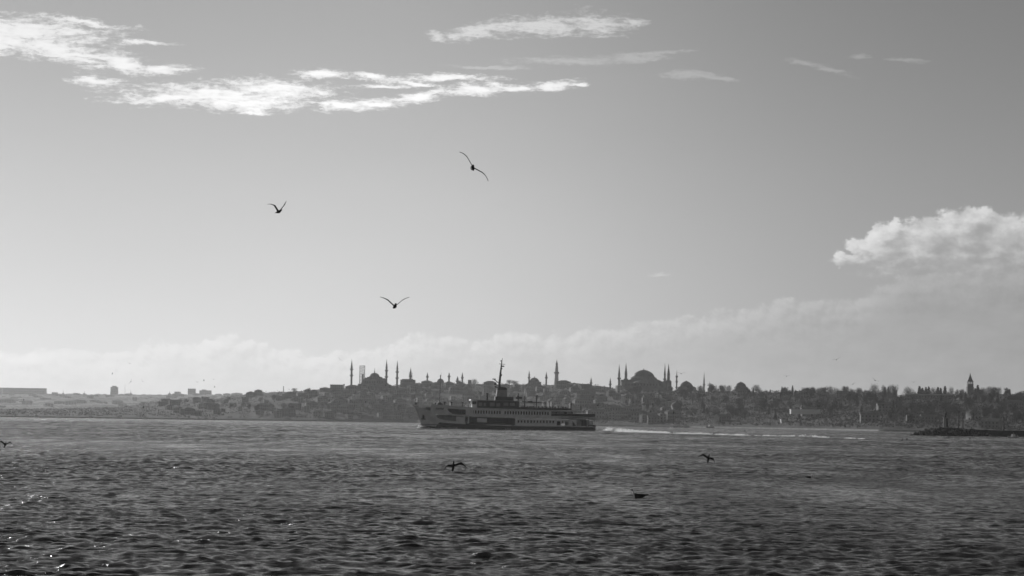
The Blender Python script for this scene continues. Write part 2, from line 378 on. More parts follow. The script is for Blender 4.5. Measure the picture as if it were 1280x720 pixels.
def hull_shell(x0, x1, zlo, zhi, n=60, rake=True, inset=0.0):
    b = MB(); vs = []; lev = 7
    for i in range(n + 1):
        xd = x0 + (x1 - x0) * i / n
        for side in (-1, 1):
            for k in range(lev):
                lo, hi = zlo(xd), zhi(xd); z = lo + (hi - lo) * k / (lev - 1)
                rk = 3.7 * max(0, 1 - z / 9.3) ** .85 * max(0, 1 - xd / 14.0) if rake else 0
                xx = xd + rk
                vs.append(fv(xx, side * max(.05, beam(xd, z) - inset), z))
    fs = []
    row = 2 * lev
    for i in range(n):
        for s in range(2):
            for k in range(lev - 1):
                a = i * row + s * lev + k; q = (a, a + row, a + row + 1, a + 1)
                fs.append(q if s == 0 else q[::-1])
        a = i * row                                      # bottom and top
        fs.append((a, a + lev, a + row + lev, a + row)); t = lev - 1
        fs.append((a + t, a + row + t, a + row + lev + t, a + lev + t))
    fs.append(tuple(list(range(0, lev)) + list(range(2 * lev - 1, lev - 1, -1))))
    e = n * row; fs.append(tuple(list(range(e + lev - 1, e - 1, -1)) + list(range(e + lev, e + 2 * lev))))
    return b.add(vs, fs)
DK = [(517,531.0),(530,532.0),(540,532.6),(543,530),(546,527.2),(560,528.2),(580,529.6),(600,530.4),(642,531.9),(700,532.7),(746,533.6)]
def zdark(x): return float(np.interp(x, [fx(p) for p, q in DK], [fz(p, q) for p, q in DK]))
TOPB = [(516.9,506.4),(521,507.6),(525,509.4),(531,512.0),(537.5,513.0),(537.7,519.6),(541,520.9),(546,523.6)]
def ztopb(x): return float(np.interp(x, [fx(p) for p, q in TOPB], [fz(p, q) for p, q in TOPB]))
hull_shell(0, FL, lambda x: -1.0, zdark).build('hull', M_dark, ferry)
bowo = hull_shell(0, fx(546), lambda x: zdark(x) + .02, ztopb, 60).build('bow', M_white, ferry)
b = MB()
for s in (-1, 1):
    yb = s * (beam(2.4, 4.6) + .12); b.box(fv(4.0, yb, 3.6), (.9, .3, 1.9)); b.box(fv(4.0, yb + s * .05, 3.5), (1.7, .3, .5))
pieces(b, 'anchor', M_black, ferry)
def plate(loops, th=.12, sides=(-1, 1), inset=0.0, mi=0, ins=None):
    """vertical side plating following the beam; loops: outline then holes, in photo columns/rows turned to ferry x,z"""
    out = MB()
    L2 = [[Vector((x, z, 0)) for x, z in lp] for lp in loops]
    flat = [p for lp in L2 for p in lp]; tri = tessellate_polygon(L2)
    for s in sides:
        vs = []
        for off in (0, th):
            for p in flat: vs.append(fv(p.x, s * (beam(p.x, p.y) - inset - off), p.y))
        n = len(flat); fs = [t for t in tri] + [tuple(i + n for i in t[::-1]) for t in tri]; o = 0
        for lp in L2:
            m = len(lp)
            for i in range(m): fs.append((o + i, o + (i + 1) % m, n + o + (i + 1) % m, n + o + i))
            o += m
        out.add(vs, fs, mi)
    return out
def pts(l): return [(fx(p), fz(p, q)) for p, q in l]
def dens(l, step=4.0):
    r = []
    for i in range(len(l)):
        a, c = l[i], l[(i + 1) % len(l)]; k = max(1, int(abs(c[0] - a[0]) / step))
        for j in range(k): r.append((a[0] + (c[0] - a[0]) * j / k, a[1] + (c[1] - a[1]) * j / k))
    return r
# forward side plating with the two boat-shaped openings
fo = dens([(537.6,505.9),(538.6,505.0),(541,505.1),(560,506.7),(585,508.6),(590,508.9),(590,519.8),(585,519.7),(585,528.9),(580,528.9),(560,527.4),(546,526.6),(545.6,524.2),(541,521.6),(537.6,520.6)])
h1 = dens([(558,510.4),(570,511.0),(580.6,511.8),(580.6,517.9),(570,517.7),(564.5,517.0),(560.5,514.6),(558.4,512.2)])
h2 = dens([(543.4,517.6),(556,518.2),(570,519.2),(583.5,520.4),(583.5,526.7),(570,526.2),(556,525.0),(549,523.4),(545,520.8)])
pieces(plate([pts(fo), pts(h1), pts(h2)]), 'forward_side', M_white, ferry)
b = MB()                                                 # lettering on the bow side: short dark strokes
for i in range(7):
    px = 544.2 + i * 1.42; hgt = .75
    for s in (-1, 1):
        x = fx(px); z = fz(px, 511.7); bb = beam(x, z) + .02
        b.box(fv(x, s * bb, z), (.22, .05, hgt)); b.box(fv(x + .2, s * bb, z + (hgt * (.75, 0, .4, .75, .4, 0, .75)[i])), (.28, .05, .17))
pieces(b, 'name_lettering', M_black, ferry, .6)
# rub rails
def strip(l, w, m, name, out=.14, inset=0, zoff=0):
    b = MB()
    for (p0, q0), (p1, q1) in zip(l[:-1], l[1:]):
        for s in (-1, 1):
            vs = []
            for px, q in ((p0, q0), (p1, q1)):
                x, z = fx(px), fz(px, q) + zoff
                for yo in (-.05, out):
                    for zz in (-w / 2, w / 2): vs.append(fv(x, s * (beam(x, z) - inset + yo), z + zz))
            b.add(vs, [(0, 1, 3, 2), (4, 6, 7, 5), (0, 4, 5, 1), (2, 3, 7, 6), (1, 5, 7, 3), (0, 2, 6, 4)])
    return pieces(b, name, m, ferry)
strip([(543.8,526.2),(550,527.0),(560,527.7),(570,528.4),(580.5,529.1)], .45, M_white, 'rub_rail')
strip([(641,531.5),(660,531.8),(680,532.0),(700,532.2),(720,532.5),(740,532.9)], .32, M_white, 'rub_rail')
# decks
def deck(p0, p1, q0, q1, th, m, name, inset=0.1, step=3.0, over=0.0):
    """horizontal slab between two photo columns, top at rows q0..q1"""
    n = max(2, int(abs(p1 - p0) / step)); vs = []; fs = []
    for i in range(n + 1):
        px = p0 + (p1 - p0) * i / n; q = q0 + (q1 - q0) * i / n; x, z = fx(px), fz(px, q); bb = max(.1, beam(x, max(z, 0)) - inset + over)
        vs += [fv(x, -bb, z - th), fv(x, -bb, z), fv(x, bb, z), fv(x, bb, z - th)]
    for i in range(n):
        a = i * 4
        fs += [(a, a + 4, a + 5, a + 1), (a + 1, a + 5, a + 6, a + 2), (a + 2, a + 6, a + 7, a + 3), (a + 3, a + 7, a + 4, a)]
    fs += [(0, 1, 2, 3), (n * 4 + 3, n * 4 + 2, n * 4 + 1, n * 4)]
    return MB().add(vs, fs).build(name, m, ferry)
deck(525, 744, 529.5, 534.0, .3, M_deck, 'main_deck', .25)
deck(537.8, 743, 518.6, 523.0, .3, M_deck, 'upper_deck', .2)
deck(538.2, 590, 505.6, 509.4, .22, M_white, 'foredeck_roof', .14)
deck(590, 687, 509.6, 512.6, .25, M_white, 'boat_deck', .0, over=.25)
deck(687, 743.5, 512.6, 513.4, .14, M_white, 'aft_canopy', .0, over=.1)
# dark block filling the gap above the bow bulwark
b = MB(); zf = fz(530, 512.6)
b.box(fv(fx(531.5), 0, zf - .5), (3.6, 2.6, 1.5)); b.tube(fv(fx(528), -1.3, zf + .6), fv(fx(528), 1.3, zf + .6), .5, n=10); b.box(fv(fx(534.5), 0, zf - .5), (2.0, 3.4, 1.8))
b.build('foredeck_dark_block', M_black, ferry)
b = MB().tube(fv(fx(518.5), 0, fz(518.5, 509)), fv(fx(519.6), 0, fz(519.6, 502.8)), .12, .05)
b.box(fv(fx(519.6), 0, fz(519.6, 505.5)), (1.0, .5, .9)); b.build('bow_fairlead', M_trim, ferry)
# upper saloon wall and windows
uw = dens([(585.2,508.7),(590,509.3),(640,511.2),(687,512.7),(687,520.6),(687,523.2),(640,522.3),(590,520.6),(585.2,520.0)])
wins = []; k = 0; px = 588.6
while px < 685:
    q = float(np.interp(px, [588, 640, 686], [512.6, 513.6, 514.5])); hh = 4.0
    if not (624.6 < px < 627.5): wins.append((px, q, 2.0, hh))
    px += 3.33
pieces(plate([pts(uw)] + [pts([(p, q), (p + w, q + .02), (p + w, q + h_), (p, q + h_)]) for p, q, w, h_ in wins]), 'upper_saloon_wall', M_white, ferry)
def pane(px, q, w, h_, name='window', inset=.08):
    b = MB()
    x0, x1 = fx(px) - .03, fx(px + w) + .03; z1, z0 = fz(px, q) + .03, fz(px, q + h_) - .03; xm = (x0 + x1) / 2
    bb = beam(xm, z0) - inset
    b.box(fv(xm, -(bb - .0), z0), (x1 - x0, .03, z1 - z0)); b.box(fv(xm, -(bb - .02), z0 + (z1 - z0) * .62), (x1 - x0, .06, .05))
    return b.build(name, M_glass, ferry)
for w in wins: pane(*w)
# mid section: open, with a set-back casing and one pale door panel
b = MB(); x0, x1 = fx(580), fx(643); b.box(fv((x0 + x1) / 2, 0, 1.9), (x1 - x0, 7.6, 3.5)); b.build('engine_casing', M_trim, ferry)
b = MB(); x0, x1 = fx(546), fx(580); b.box(fv((x0 + x1) / 2, 0, 2.6), (x1 - x0, 6.4, 3.0)); b.build('forward_casing', M_grey, ferry)
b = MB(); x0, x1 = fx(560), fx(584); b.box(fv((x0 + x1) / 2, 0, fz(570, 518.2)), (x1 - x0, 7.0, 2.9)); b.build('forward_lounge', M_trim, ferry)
pieces(plate([pts(dens([(580.6,529.4),(580.6,526.4),(600,527.4),(641.8,528.6),(641.8,531.6)]))], inset=.02), 'midship_bulwark', M_dark, ferry)
pieces(plate([pts([(594.8,522.0),(607,522.6),(607,528.4),(594.8,528.0)])], inset=.35), 'boarding_door', M_white, ferry)
pieces(plate([pts([(569,519.6),(580,520.4),(580,527.6),(569,527.0)])], inset=.5), 'side_door', M_white, ferry)
b = MB()
for p_ in (585.5, 592, 611, 618, 626, 634):
    for s in (-1, 1): x = fx(p_); b.tube(fv(x, s * (beam(x) - .15), 2), fv(x, s * (beam(x) - .15), fz(p_, 521)), .09)
pieces(b, 'midship_pillar', M_trim, ferry)
# lower aft saloon
lw = dens([(642,523.0),(680,523.8),(719,524.3),(735,524.5),(735,527),(719,532.3),(680,531.7),(642,530.9)])
lw = dens([(642,523.0),(680,523.8),(719,524.3),(719,532.3),(680,531.7),(642,530.9)])
wl = []; px = 645.2
while px < 701: wl.append((px, float(np.interp(px, [645, 700], [524.8, 525.4])), 2.0, 3.2)); px += 3.95
doors = [(694.2, 526.0, 4.4, 5.4), (708.5, 526.0, 5.2, 5.6)]
wl = [w for w in wl if not (691 < w[0] < 699)] + [(701.8, 525.5, 2.0, 3.2)]
pieces(plate([pts(lw)] + [pts([(p, q), (p + w, q), (p + w, q + h_), (p, q + h_)]) for p, q, w, h_ in wl + doors]), 'lower_saloon_wall', M_white, ferry)
for w in wl: pane(*w)
for w in doors: pane(*w, name='saloon_door', inset=.3)
pieces(plate([pts([(719,524.3),(722.5,524.4),(724.5,527),(725,532.4),(719,532.3)])], inset=.02), 'aft_side_panel', M_grey, ferry)
pieces(plate([pts([(727,524.5),(732.6,524.6),(732.6,532.9),(727,532.6)])], inset=.3), 'aft_side_panel', M_trim, ferry)
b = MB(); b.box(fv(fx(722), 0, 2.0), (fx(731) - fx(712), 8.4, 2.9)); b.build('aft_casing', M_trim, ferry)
# stern: bulwark, and white boxes standing in for daylight through the opening
pieces(plate([pts(dens([(731,530.4),(743.2,531.0),(744.6,533.2),(731,532.8)], 2))], inset=.01), 'stern_bulwark', M_dark, ferry)
b = MB(); b.box(fv(fx(738.5), 2.6, 1.9), (2.4, 3.2, 2.3)); b.box(fv(fx(736.3), 1.8, 1.9), (.3, 4.6, 2.9)); b.build('stern_daylight_panel', M_white, ferry)
b = MB()
for s in (-1, 1):
    b.tube(fv(fx(743.5), s * 3.0, 1.8), fv(fx(742.6), s * 3.1, fz(742, 522)), .13)
    b.tube(fv(fx(732.5), s * 5.6, 1.8), fv(fx(732.5), s * 5.6, fz(732, 522)), .12)
pieces(b, 'stern_pillar', M_white, ferry)
# band under the upper deck aft
pieces(plate([pts(dens([(687,519.6),(715,520.2),(742.8,520.8),(742.6,523.6),(715,523.5),(687,523.2)], 3))], inset=.0), 'upper_side_band', M_white, ferry)
pieces(plate([pts(dens([(687,517.2),(715,517.0),(742.9,517.2),(742.9,520.9),(715,520.3),(687,519.7)], 3))], th=.06, inset=.08), 'canvas_rail', M_trim, ferry)
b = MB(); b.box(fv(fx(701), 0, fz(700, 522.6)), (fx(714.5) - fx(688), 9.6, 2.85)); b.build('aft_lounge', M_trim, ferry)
b = MB(); b.box(fv(fx(690), -4.83, fz(690, 517.4)), (2.0, .06, .9)); b.box(fv(fx(699), -4.83, fz(699, 517.4)), (3.2, .06, .8)); b.box(fv(fx(710), -4.83, fz(710, 517.4)), (2.0, .06, .8)); pieces(b, 'aft_lounge_window', M_grey, ferry)
b = MB()
for p_ in (716, 722, 728, 734, 740):
    for s in (-1, 1): x = fx(p_); b.tube(fv(x, s * (beam(x) - .2), fz(p_, 520)), fv(x, s * (beam(x) - .2), fz(p_, 513.2)), .06)
pieces(b, 'canopy_post', M_trim, ferry)
# bridge deck house
zb = lambda p_: fz(p_, float(np.interp(p_, [588, 640, 687], [509.6, 511.3, 512.5])))
wh = MB(); x0, x1 = fx(588.4), fx(595); zt = fz(592, 499.9)
wh.box(fv((x0 + x1) / 2, 0, zb(592)), (x1 - x0, 7.8, 1.55)); wh.box(fv((x0 + x1) / 2 + .15, 0, zt - .45), (x1 - x0, 7.8, .35))
for yy in (-3.8, -2.3, -.8, .8, 2.3, 3.8):
    for xx in (x0 + .12, x1 - .12): wh.box(fv(xx, yy, zb(592) + 1.5), (.22, .22, zt - zb(592) - 1.8))
wh.build('wheelhouse', M_white, ferry)
MB().box(fv((x0 + x1) / 2, 0, zb(592) + 1.5), (x1 - x0 - .5, 7.4, zt - zb(592) - 1.9)).build('wheelhouse_glass', M_glass, ferry)
MB().box(fv((x0 + x1) / 2 - .1, 0, zt - .1), (x1 - x0 + 1.0, 9.4, .34), top=.9).build('wheelhouse_roof', mat('ferry_gloss_roof', .7, .28, spec=.8), ferry)
MB().tube(fv(fx(586.3), -3.9, zb(587)), fv(fx(587.8), -3.9, fz(587, 503.2)), .16).box(fv(fx(586.4), -5.2, zb(587)), (.5, .9, 1.7)).build('bridge_wing', M_white, ferry)
dh = MB(); x0, x1 = fx(595.2), fx(647.5); dh.box(fv((x0 + x1) / 2, 0, zb(640) - .1), (x1 - x0, 7.0, fz(640, 501.0) - zb(640) + .1)); dh.build('bridge_deckhouse', M_trim, ferry)
b = MB()
for p0, p1, q0, q1 in ((597,601,503,508.5),(603.5,606,503.2,508.2),(611,617,502.8,509.3),(619,624,503.5,508.7),(628,634,503.0,506.5),(636,642,503.2,506.7)):
    b.box(fv((fx(p0) + fx(p1)) / 2, -3.53, fz(p0, q1)), (fx(p1) - fx(p0), .06, (q1 - q0) * FK))
pieces(b, 'deckhouse_panel', M_grey, ferry, .02)
x0, x1 = fx(594.6), fx(649); MB().box(fv((x0 + x1) / 2, 0, fz(620, 500.9)), (x1 - x0, 9.0, .22)).build('deckhouse_roof', M_grey, ferry)
pieces(plate([pts(dens([(596,509.9),(640,511.4),(649,511.6),(649,508.6),(640,508.4),(596,507.2)]))], th=.05, inset=.3), 'bridge_deck_railing', M_trim, ferry)
# funnel
fu = MB(); zc = fz(627, 495.6)
def fsec(xa, xb, hy, z): 
    r = []; n = 20
    for k in range(n):
        t = 2 * math.pi * k / n; cx, sx = math.cos(t), math.sin(t)
        r.append(fv((xa + xb) / 2 + (xb - xa) / 2 * math.copysign(abs(cx) ** .6, cx), hy * math.copysign(abs(sx) ** .7, sx), z))
    return r
def loft(secs):
    vs = [p for s in secs for p in s]; n = len(secs[0]); fs = []
    for i in range(len(secs) - 1):
        for k in range(n): fs.append((i * n + k, i * n + (k + 1) % n, (i + 1) * n + (k + 1) % n, (i + 1) * n + k))
    fs += [tuple(range(n - 1, -1, -1)), tuple((len(secs) - 1) * n + k for k in range(n))]
    return MB().add(vs, fs)
loft([fsec(fx(618.8), fx(634.2), 2.1, zc - .3), fsec(fx(620), fx(632.9), 1.9, fz(627, 487.0))]).build('funnel', M_cream, ferry, smooth=False)
fc_ = loft([fsec(fx(619.9), fx(633.1), 1.95, fz(627, 487.0) + .01), fsec(fx(620.1), fx(632.6), 1.9, fz(627, 485.2)), fsec(fx(621), fx(631.4), 1.6, fz(627, 483.9)), fsec(fx(622.2), fx(629), 1.1, fz(627, 483.3))]).build('funnel_cap', M_black, ferry)
MB().box(fv((fx(617.8) + fx(641)) / 2, 0, fz(627, 500.2)), (fx(641) - fx(617.8), 5.0, 1.55)).build('funnel_base', M_trim, ferry)
# raked mainmast
mm = MB().tube(fv(fx(622.6), 0, fz(622.6, 488)), fv(fx(624.4), 0, fz(624.4, 466)), .62, .40, 8).tube(fv(fx(624.4), 0, fz(624.4, 466)), fv(fx(625.7), 0, fz(625.7, 452)), .40, .2, 8).tube(fv(fx(625.7), 0, fz(625.7, 452)), fv(fx(626.6), 0, fz(626.6, 447.2)), .16, .08)
mo_ = mm.build('mainmast', M_black, ferry)
pieces(MB().tube(fv(fx(622.2), -.2, fz(622, 454.5)), fv(fx(630), .2, fz(630, 455.3)), .09).tube(fv(fx(625.6), -2.2, fz(626, 455)), fv(fx(625.6), 2.2, fz(626, 455)), .1), 'yardarm', M_black, mo_)
pieces(MB().box(fv(fx(627.2), 0, fz(627, 458.3)), (1.1, .5, .5)).box(fv(fx(625.2), 0, fz(625, 451.6)), (.7, .4, .5)).box(fv(fx(625.3), 0, fz(625, 470)), (.6, .4, .9)).box(fv(fx(625.8), 0, fz(625, 461.3)), (.5, .4, .6)), 'mast_light', M_black, mo_)
pieces(MB().tube(fv(fx(616.3), 0, fz(616, 473.6)), fv(fx(621.6), 0, fz(621, 478.0)), .2).box(fv(fx(616.4), 0, fz(616, 474.1)), (1.3, 2.2, .35)).box(fv(fx(617.8), 0, fz(617, 480.6)), (1.0, 1.4, .6)).tube(fv(fx(617.8), 0, fz(617, 479.8)), fv(fx(622.4), 0, fz(622, 481.4)), .12).box(fv(fx(618.2), 0, fz(618, 484.2)), (.8, 1.4, .6)).tube(fv(fx(618.2), 0, fz(618, 483.2)), fv(fx(622.4), 0, fz(622, 484.6)), .12), 'radar_bracket', M_black, mo_)
# foremast
MB().tube(fv(fx(548.6), 0, fz(548.6, 505.8)), fv(fx(549.7), 0, fz(549.7, 473)), .14, .09).tube(fv(fx(549.7), 0, fz(549.7, 473)), fv(fx(550.4), 0, fz(550.4, 465.4)), .06, .03).box(fv(fx(549.4), 0, fz(549.6, 473)), (.35, .35, 1.5)).box(fv(fx(549), 0, fz(549, 505.7)), (2.6, 2.6, 1.1), top=.35).build('foremast', M_black, ferry)
def post(px, qt, qb, w=.55, y=-3.0, head=None, m=M_black, name='vent_post'):
    b = MB().tube(fv(fx(px), y, fz(px, qb)), fv(fx(px), y, fz(px, qt)), w / 2, n=8)
    if head: b.box(fv(fx(px), y, fz(px, qt) - .25), (head, head * .7, .5))
    return b.build(name, m, ferry)
post(555, 502.6, 506.8, .45, head=.75); post(563.2, 502.6, 507.6, .5, head=.85); post(577, 503.0, 508.3, .45, head=.75); post(543.3, 503.4, 505.9, .35)
post(608, 491.6, 500.9, .75, -1.5, .95); post(646.4, 492.2, 509, .4, -3.6, .6, name='davit_post'); post(654.4, 494.8, 511, .38, -3.6); post(669.3, 494.6, 511, .42, -3.6, .9); post(712.5, 504.6, 512.6, .5, -3.6, .8); post(725, 507.2, 513, .36, -3.6)
post(640.8, 495.2, 500.8, .3, -3.0, m=M_white)
b = MB().lathe(fv(fx(597), -2, fz(597, 491.6)), [(.1, -.35), (.42, -.1), (.48, .15), (.3, .45), (.05, .55)], 12); b.tube(fv(fx(598.4), -2, fz(598, 500.9)), fv(fx(597.6), -2, fz(597, 491.8)), .13); b.build('radar_dome', M_white, ferry)
b = MB().box(fv(fx(647), -3.6, fz(647, 498.4)), (2.6, 1.6, .8)).box(fv(fx(646), -3.6, fz(646, 499)), (.9, 1.2, 1.6)); b.build('life_raft', M_black, ferry)
b = MB(); x0, x1 = fx(651), fx(681.5)
vs = [fv(x0, -4.2, fz(651, 501.4)), fv(x1, -4.2, fz(681, 503.0)), fv(x1, 4.2, fz(681, 503.0)), fv(x0, 4.2, fz(651, 501.4))]
b.add(vs + [(v_[0], v_[1], v_[2] - .3) for v_ in vs], [(0, 1, 2, 3), (7, 6, 5, 4), (0, 4, 5, 1), (1, 5, 6, 2), (2, 6, 7, 3), (3, 7, 4, 0)]); b.box(fv(fx(661), -3.8, fz(661, 503.3)), (2.0, 1.0, .8)); b.tube(fv(fx(680.5), -4, fz(680, 511.8)), fv(fx(680.5), -4, fz(680, 503)), .06); b.tube(fv(fx(680.5), 4, fz(680, 511.8)), fv(fx(680.5), 4, fz(680, 503)), .06)
b.build('awning', M_trim, ferry)
pieces(plate([pts(dens([(649,508.4),(687,509.9),(712,510.2),(712,512.6),(687,512.6),(649,511.6)]))], th=.05, inset=.35), 'roof_deck_railing', M_trim, ferry)
b = MB(); p_ = 651
while p_ < 710: b.box(fv(fx(p_), -3.6, fz(p_, 512.0)), (1.6, .6, .55)); b.box(fv(fx(p_), 2.5, fz(p_, 512.0)), (1.6, .6, .55)); p_ += 6.5
pieces(b, 'deck_bench', M_trim, ferry)
# passengers on the roof deck, standing at the rail
def person_mesh(name, sit, arm):
    bm_v = {'pel': (0, 0, .92), 'che': (0, .02, 1.25), 'nk': (0, .03, 1.47), 'hd': (0, 0, 1.60), 'tp': (0, 0, 1.70),
            'hl': (-.1, 0, .88), 'kl': (-.12, -.03, .48), 'al': (-.12, .02, .07), 'tl': (-.12, -.13, .03), 'hr': (.1, 0, .88), 'kr': (.13, -.02, .48), 'ar': (.14, .03, .07), 'tr': (.14, -.12, .03),
            'sl': (-.2, .02, 1.40), 'el': (-.26, .02, 1.12), 'wl': (-.24, -.06, .88), 'fl': (-.24, -.09, .80), 'sr': (.2, .02, 1.40), 'er': (.28, -.04, 1.14), 'wr': (.22, -.26, 1.08), 'fr': (.2, -.34, 1.08)}
    if sit:
        for k in ('kl', 'kr'): x, y, z = bm_v[k]; bm_v[k] = (x, -.42, .90)
        for k in ('al', 'ar'): x, y, z = bm_v[k]; bm_v[k] = (x, -.44, .48)
        for k in ('tl', 'tr'): x, y, z = bm_v[k]; bm_v[k] = (x, -.58, .44)
        bm_v = {k: (x, y, z - .42) for k, (x, y, z) in bm_v.items()}
    if arm: bm_v['er'] = (.34, -.1, 1.3 - (.42 if sit else 0)); bm_v['wr'] = (.24, -.2, 1.5 - (.42 if sit else 0)); bm_v['fr'] = (.2, -.22, 1.58 - (.42 if sit else 0))
    rad = dict(pel=.16, che=.17, nk=.065, hd=.105, tp=.08, hl=.1, kl=.07, al=.05, tl=.045, hr=.1, kr=.07, ar=.05, tr=.045, sl=.075, el=.055, wl=.04, fl=.045, sr=.075, er=.055, wr=.04, fr=.045)
    ks = list(bm_v); E = [('pel', 'che'), ('che', 'nk'), ('nk', 'hd'), ('hd', 'tp'), ('pel', 'hl'), ('hl', 'kl'), ('kl', 'al'), ('al', 'tl'), ('pel', 'hr'), ('hr', 'kr'), ('kr', 'ar'), ('ar', 'tr'), ('che', 'sl'), ('sl', 'el'), ('el', 'wl'), ('wl', 'fl'), ('che', 'sr'), ('sr', 'er'), ('er', 'wr'), ('wr', 'fr')]
    me = bpy.data.meshes.new(name); me.from_pydata([bm_v[k] for k in ks], [(ks.index(a), ks.index(c)) for a, c in E], [])
    o = bpy.data.objects.new(name, me); COL.objects.link(o)
    md = o.modifiers.new('skin', 'SKIN'); sl = me.skin_vertices[0] if me.skin_vertices else None
    if sl is None:
        import bmesh
        q = bmesh.new(); q.from_mesh(me); q.verts.layers.skin.verify(); q.to_mesh(me); q.free(); sl = me.skin_vertices[0]
    for i, k in enumerate(ks): sl.data[i].radius = (rad[k], rad[k] * (.72 if k in ('pel', 'che') else 1)); sl.data[i].use_root = (k == 'pel')
    sb = o.modifiers.new('sub', 'SUBSURF'); sb.levels = 1; sb.render_levels = 1
    dg = bpy.context.evaluated_depsgraph_get(); me2 = bpy.data.meshes.new_from_object(o.evaluated_get(dg)); me2.name = name
    bpy.data.objects.remove(o); return me2
M_coat = [mat('dark_coat', .03, .9), mat('grey_coat', .09, .9), mat('black_coat', .015, .9)]
pm = [person_mesh('person', s, a) for s, a in ((0, 0), (0, 1), (1, 0))]
for i, m_ in enumerate(pm): m_.materials.append(M_coat[i])
FM = Matrix.Translation(ferry.location) @ ferry.rotation_euler.to_matrix().to_4x4()
prs = random.Random(4); p_ = 651.0; i = 0
while p_ < 708 and i < 26:
    o = bpy.data.objects.new('person', pm[prs.randrange(2)] if prs.random() < .75 else pm[2]); COL.objects.link(o)
    yy = prs.choice((-5.0, -4.8, -4.6, 2.0)) if p_ > 660 else -4.7
    loc = FM @ Vector(fv(fx(p_), yy, fz(p_, float(np.interp(p_, [640, 687, 712], [511.2, 512.5, 512.8]))) + .02)); o.location = loc; o.rotation_euler = (0, 0, prs.uniform(-.9, .9))
    tag(o, 'passenger in dark clothes at the rail of the ferry roof deck behind the funnel', 'person', 'passengers on the ferry roof deck'); p_ += prs.uniform(1.6, 3.0); i += 1
for p_, q_ in ((572.6, 518.0), (575.2, 518.2)):
    o = bpy.data.objects.new('person', pm[1]); COL.objects.link(o); o.location = FM @ Vector(fv(fx(p_), -4.4, fz(p_, q_) + .3)); o.rotation_euler = (0, 0, .3)
    tag(o, 'passenger standing in the long oval opening of the forward upper deck', 'person', 'passengers in the forward opening')
# ------------------------------------------------------------------ far shore: buildings
M_stone = mat('mosque_stone', .24, .9, .25, .15); M_lead = mat('lead_dome', .17, .6, .2, .2); M_pale = mat('pale_plaster', .55, .9, .15, .1); M_wht = mat('white_and_sunlit_paint', .85, .8)
M_wall = [mat('house_wall_pale', .42, .9, .2, .2), mat('house_wall_grey', .32, .9, .2, .2), mat('house_wall_dark', .28, .9, .2, .2)]
M_roof = [mat('roof_tile', .22, .8, .2, .5), mat('roof_tile_light', .3, .8, .3, .5)]
M_win = mat('dark_window', .12, .5); M_trunk = mat('bark', .06, .95); M_twig = mat('bare_twigs', .16, .95); M_leaf = mat('evergreen_leaf', .09, .9); M_scaf = mat('scaffold_pole', .3, .8)
def pz(px, py, d): return P(px, py, d)
def minaret(par, px, top, d, r, zb, bal=(.45, .64), stub=False, m=None):
    m = m or M_stone; t = P(px, top, d); o = Vector(par.location); c = Vector((t.x, t.y, zb)) - o; H = t.z - zb
    e = .70 if not stub else .98
    b = MB(); b.lathe(c, [(r * 1.35, 0), (r * 1.35, H * .12), (r * 1.05, H * .16), (r * .98, H * e), (r * .9, H * e + .01)], 12)
    mn = b.build('minaret', m, par)
    for k in bal:
        z = H * k; MB().lathe(c, [(r * 1.0, z - 1.6), (r * 1.75, z - .2), (r * 1.75, z + 1.0), (r * 1.6, z + 1.05)], 12).build('balcony', m, mn)
    if not stub: MB().lathe(c, [(r * 1.12, H * e), (r * 1.05, H * (e + .02)), (r * .45, H * .88), (r * .12, H * .97), (.05, H)], 12).build('spire', M_lead, mn)
    return mn
def dome(par, px, top, base, hw_px, d, finial=0, name='dome', depth=1.0, y=0.0, m=None, flat=1.0):
    t = P(px, top, d); bz = P(px, base, d).z; r = hw_px * d / 3000; o = Vector(par.location); c = Vector((t.x, t.y + y, bz)) - o; H = t.z - bz
    dm = MB().lathe(c, [(r * math.cos(a) ** flat, H * math.sin(a)) for a in [i * math.pi / 2 / 9 for i in range(9)]] + [(.05, H)], 24, sy=depth).build(name, m or M_lead, par, smooth=True)
    if finial:
        f = finial * d / 3000; MB().lathe(c + Vector((0, 0, H - .3)), [(.5, 0), (.7, f * .25), (.35, f * .45), (.1, f)], 8).build('finial', M_lead, dm)
    return dm
def block(par, px0, px1, top, d, zb, dep=None, name='hall', m=None, y=0.0, q1=None):
    a, c = P(px0, top, d), P(px1, top if q1 is None else q1, d); o = Vector(par.location); w = c.x - a.x; dep = dep or w; z = (a.z + c.z) / 2
    return MB().box(((a.x + c.x) / 2 - o.x, d + y - o.y, zb - o.z), (w, dep, z - zb)).build(name, m or M_stone, par)
def windows(par, px0, px1, rows, n, d, yfront, w=1.6, h=2.4, name='window'):
    o = Vector(par.location)
    for q in rows:
        for i in range(n):
            t = P(px0 + (px1 - px0) * (i + .5) / n, q, d); MB().box((t.x - o.x, yfront - o.y - .06, t.z - o.z), (w, .12, h)).build(name, M_win, par)
def gz(px, d): return float(ground(AX(px), d)) - 1.5
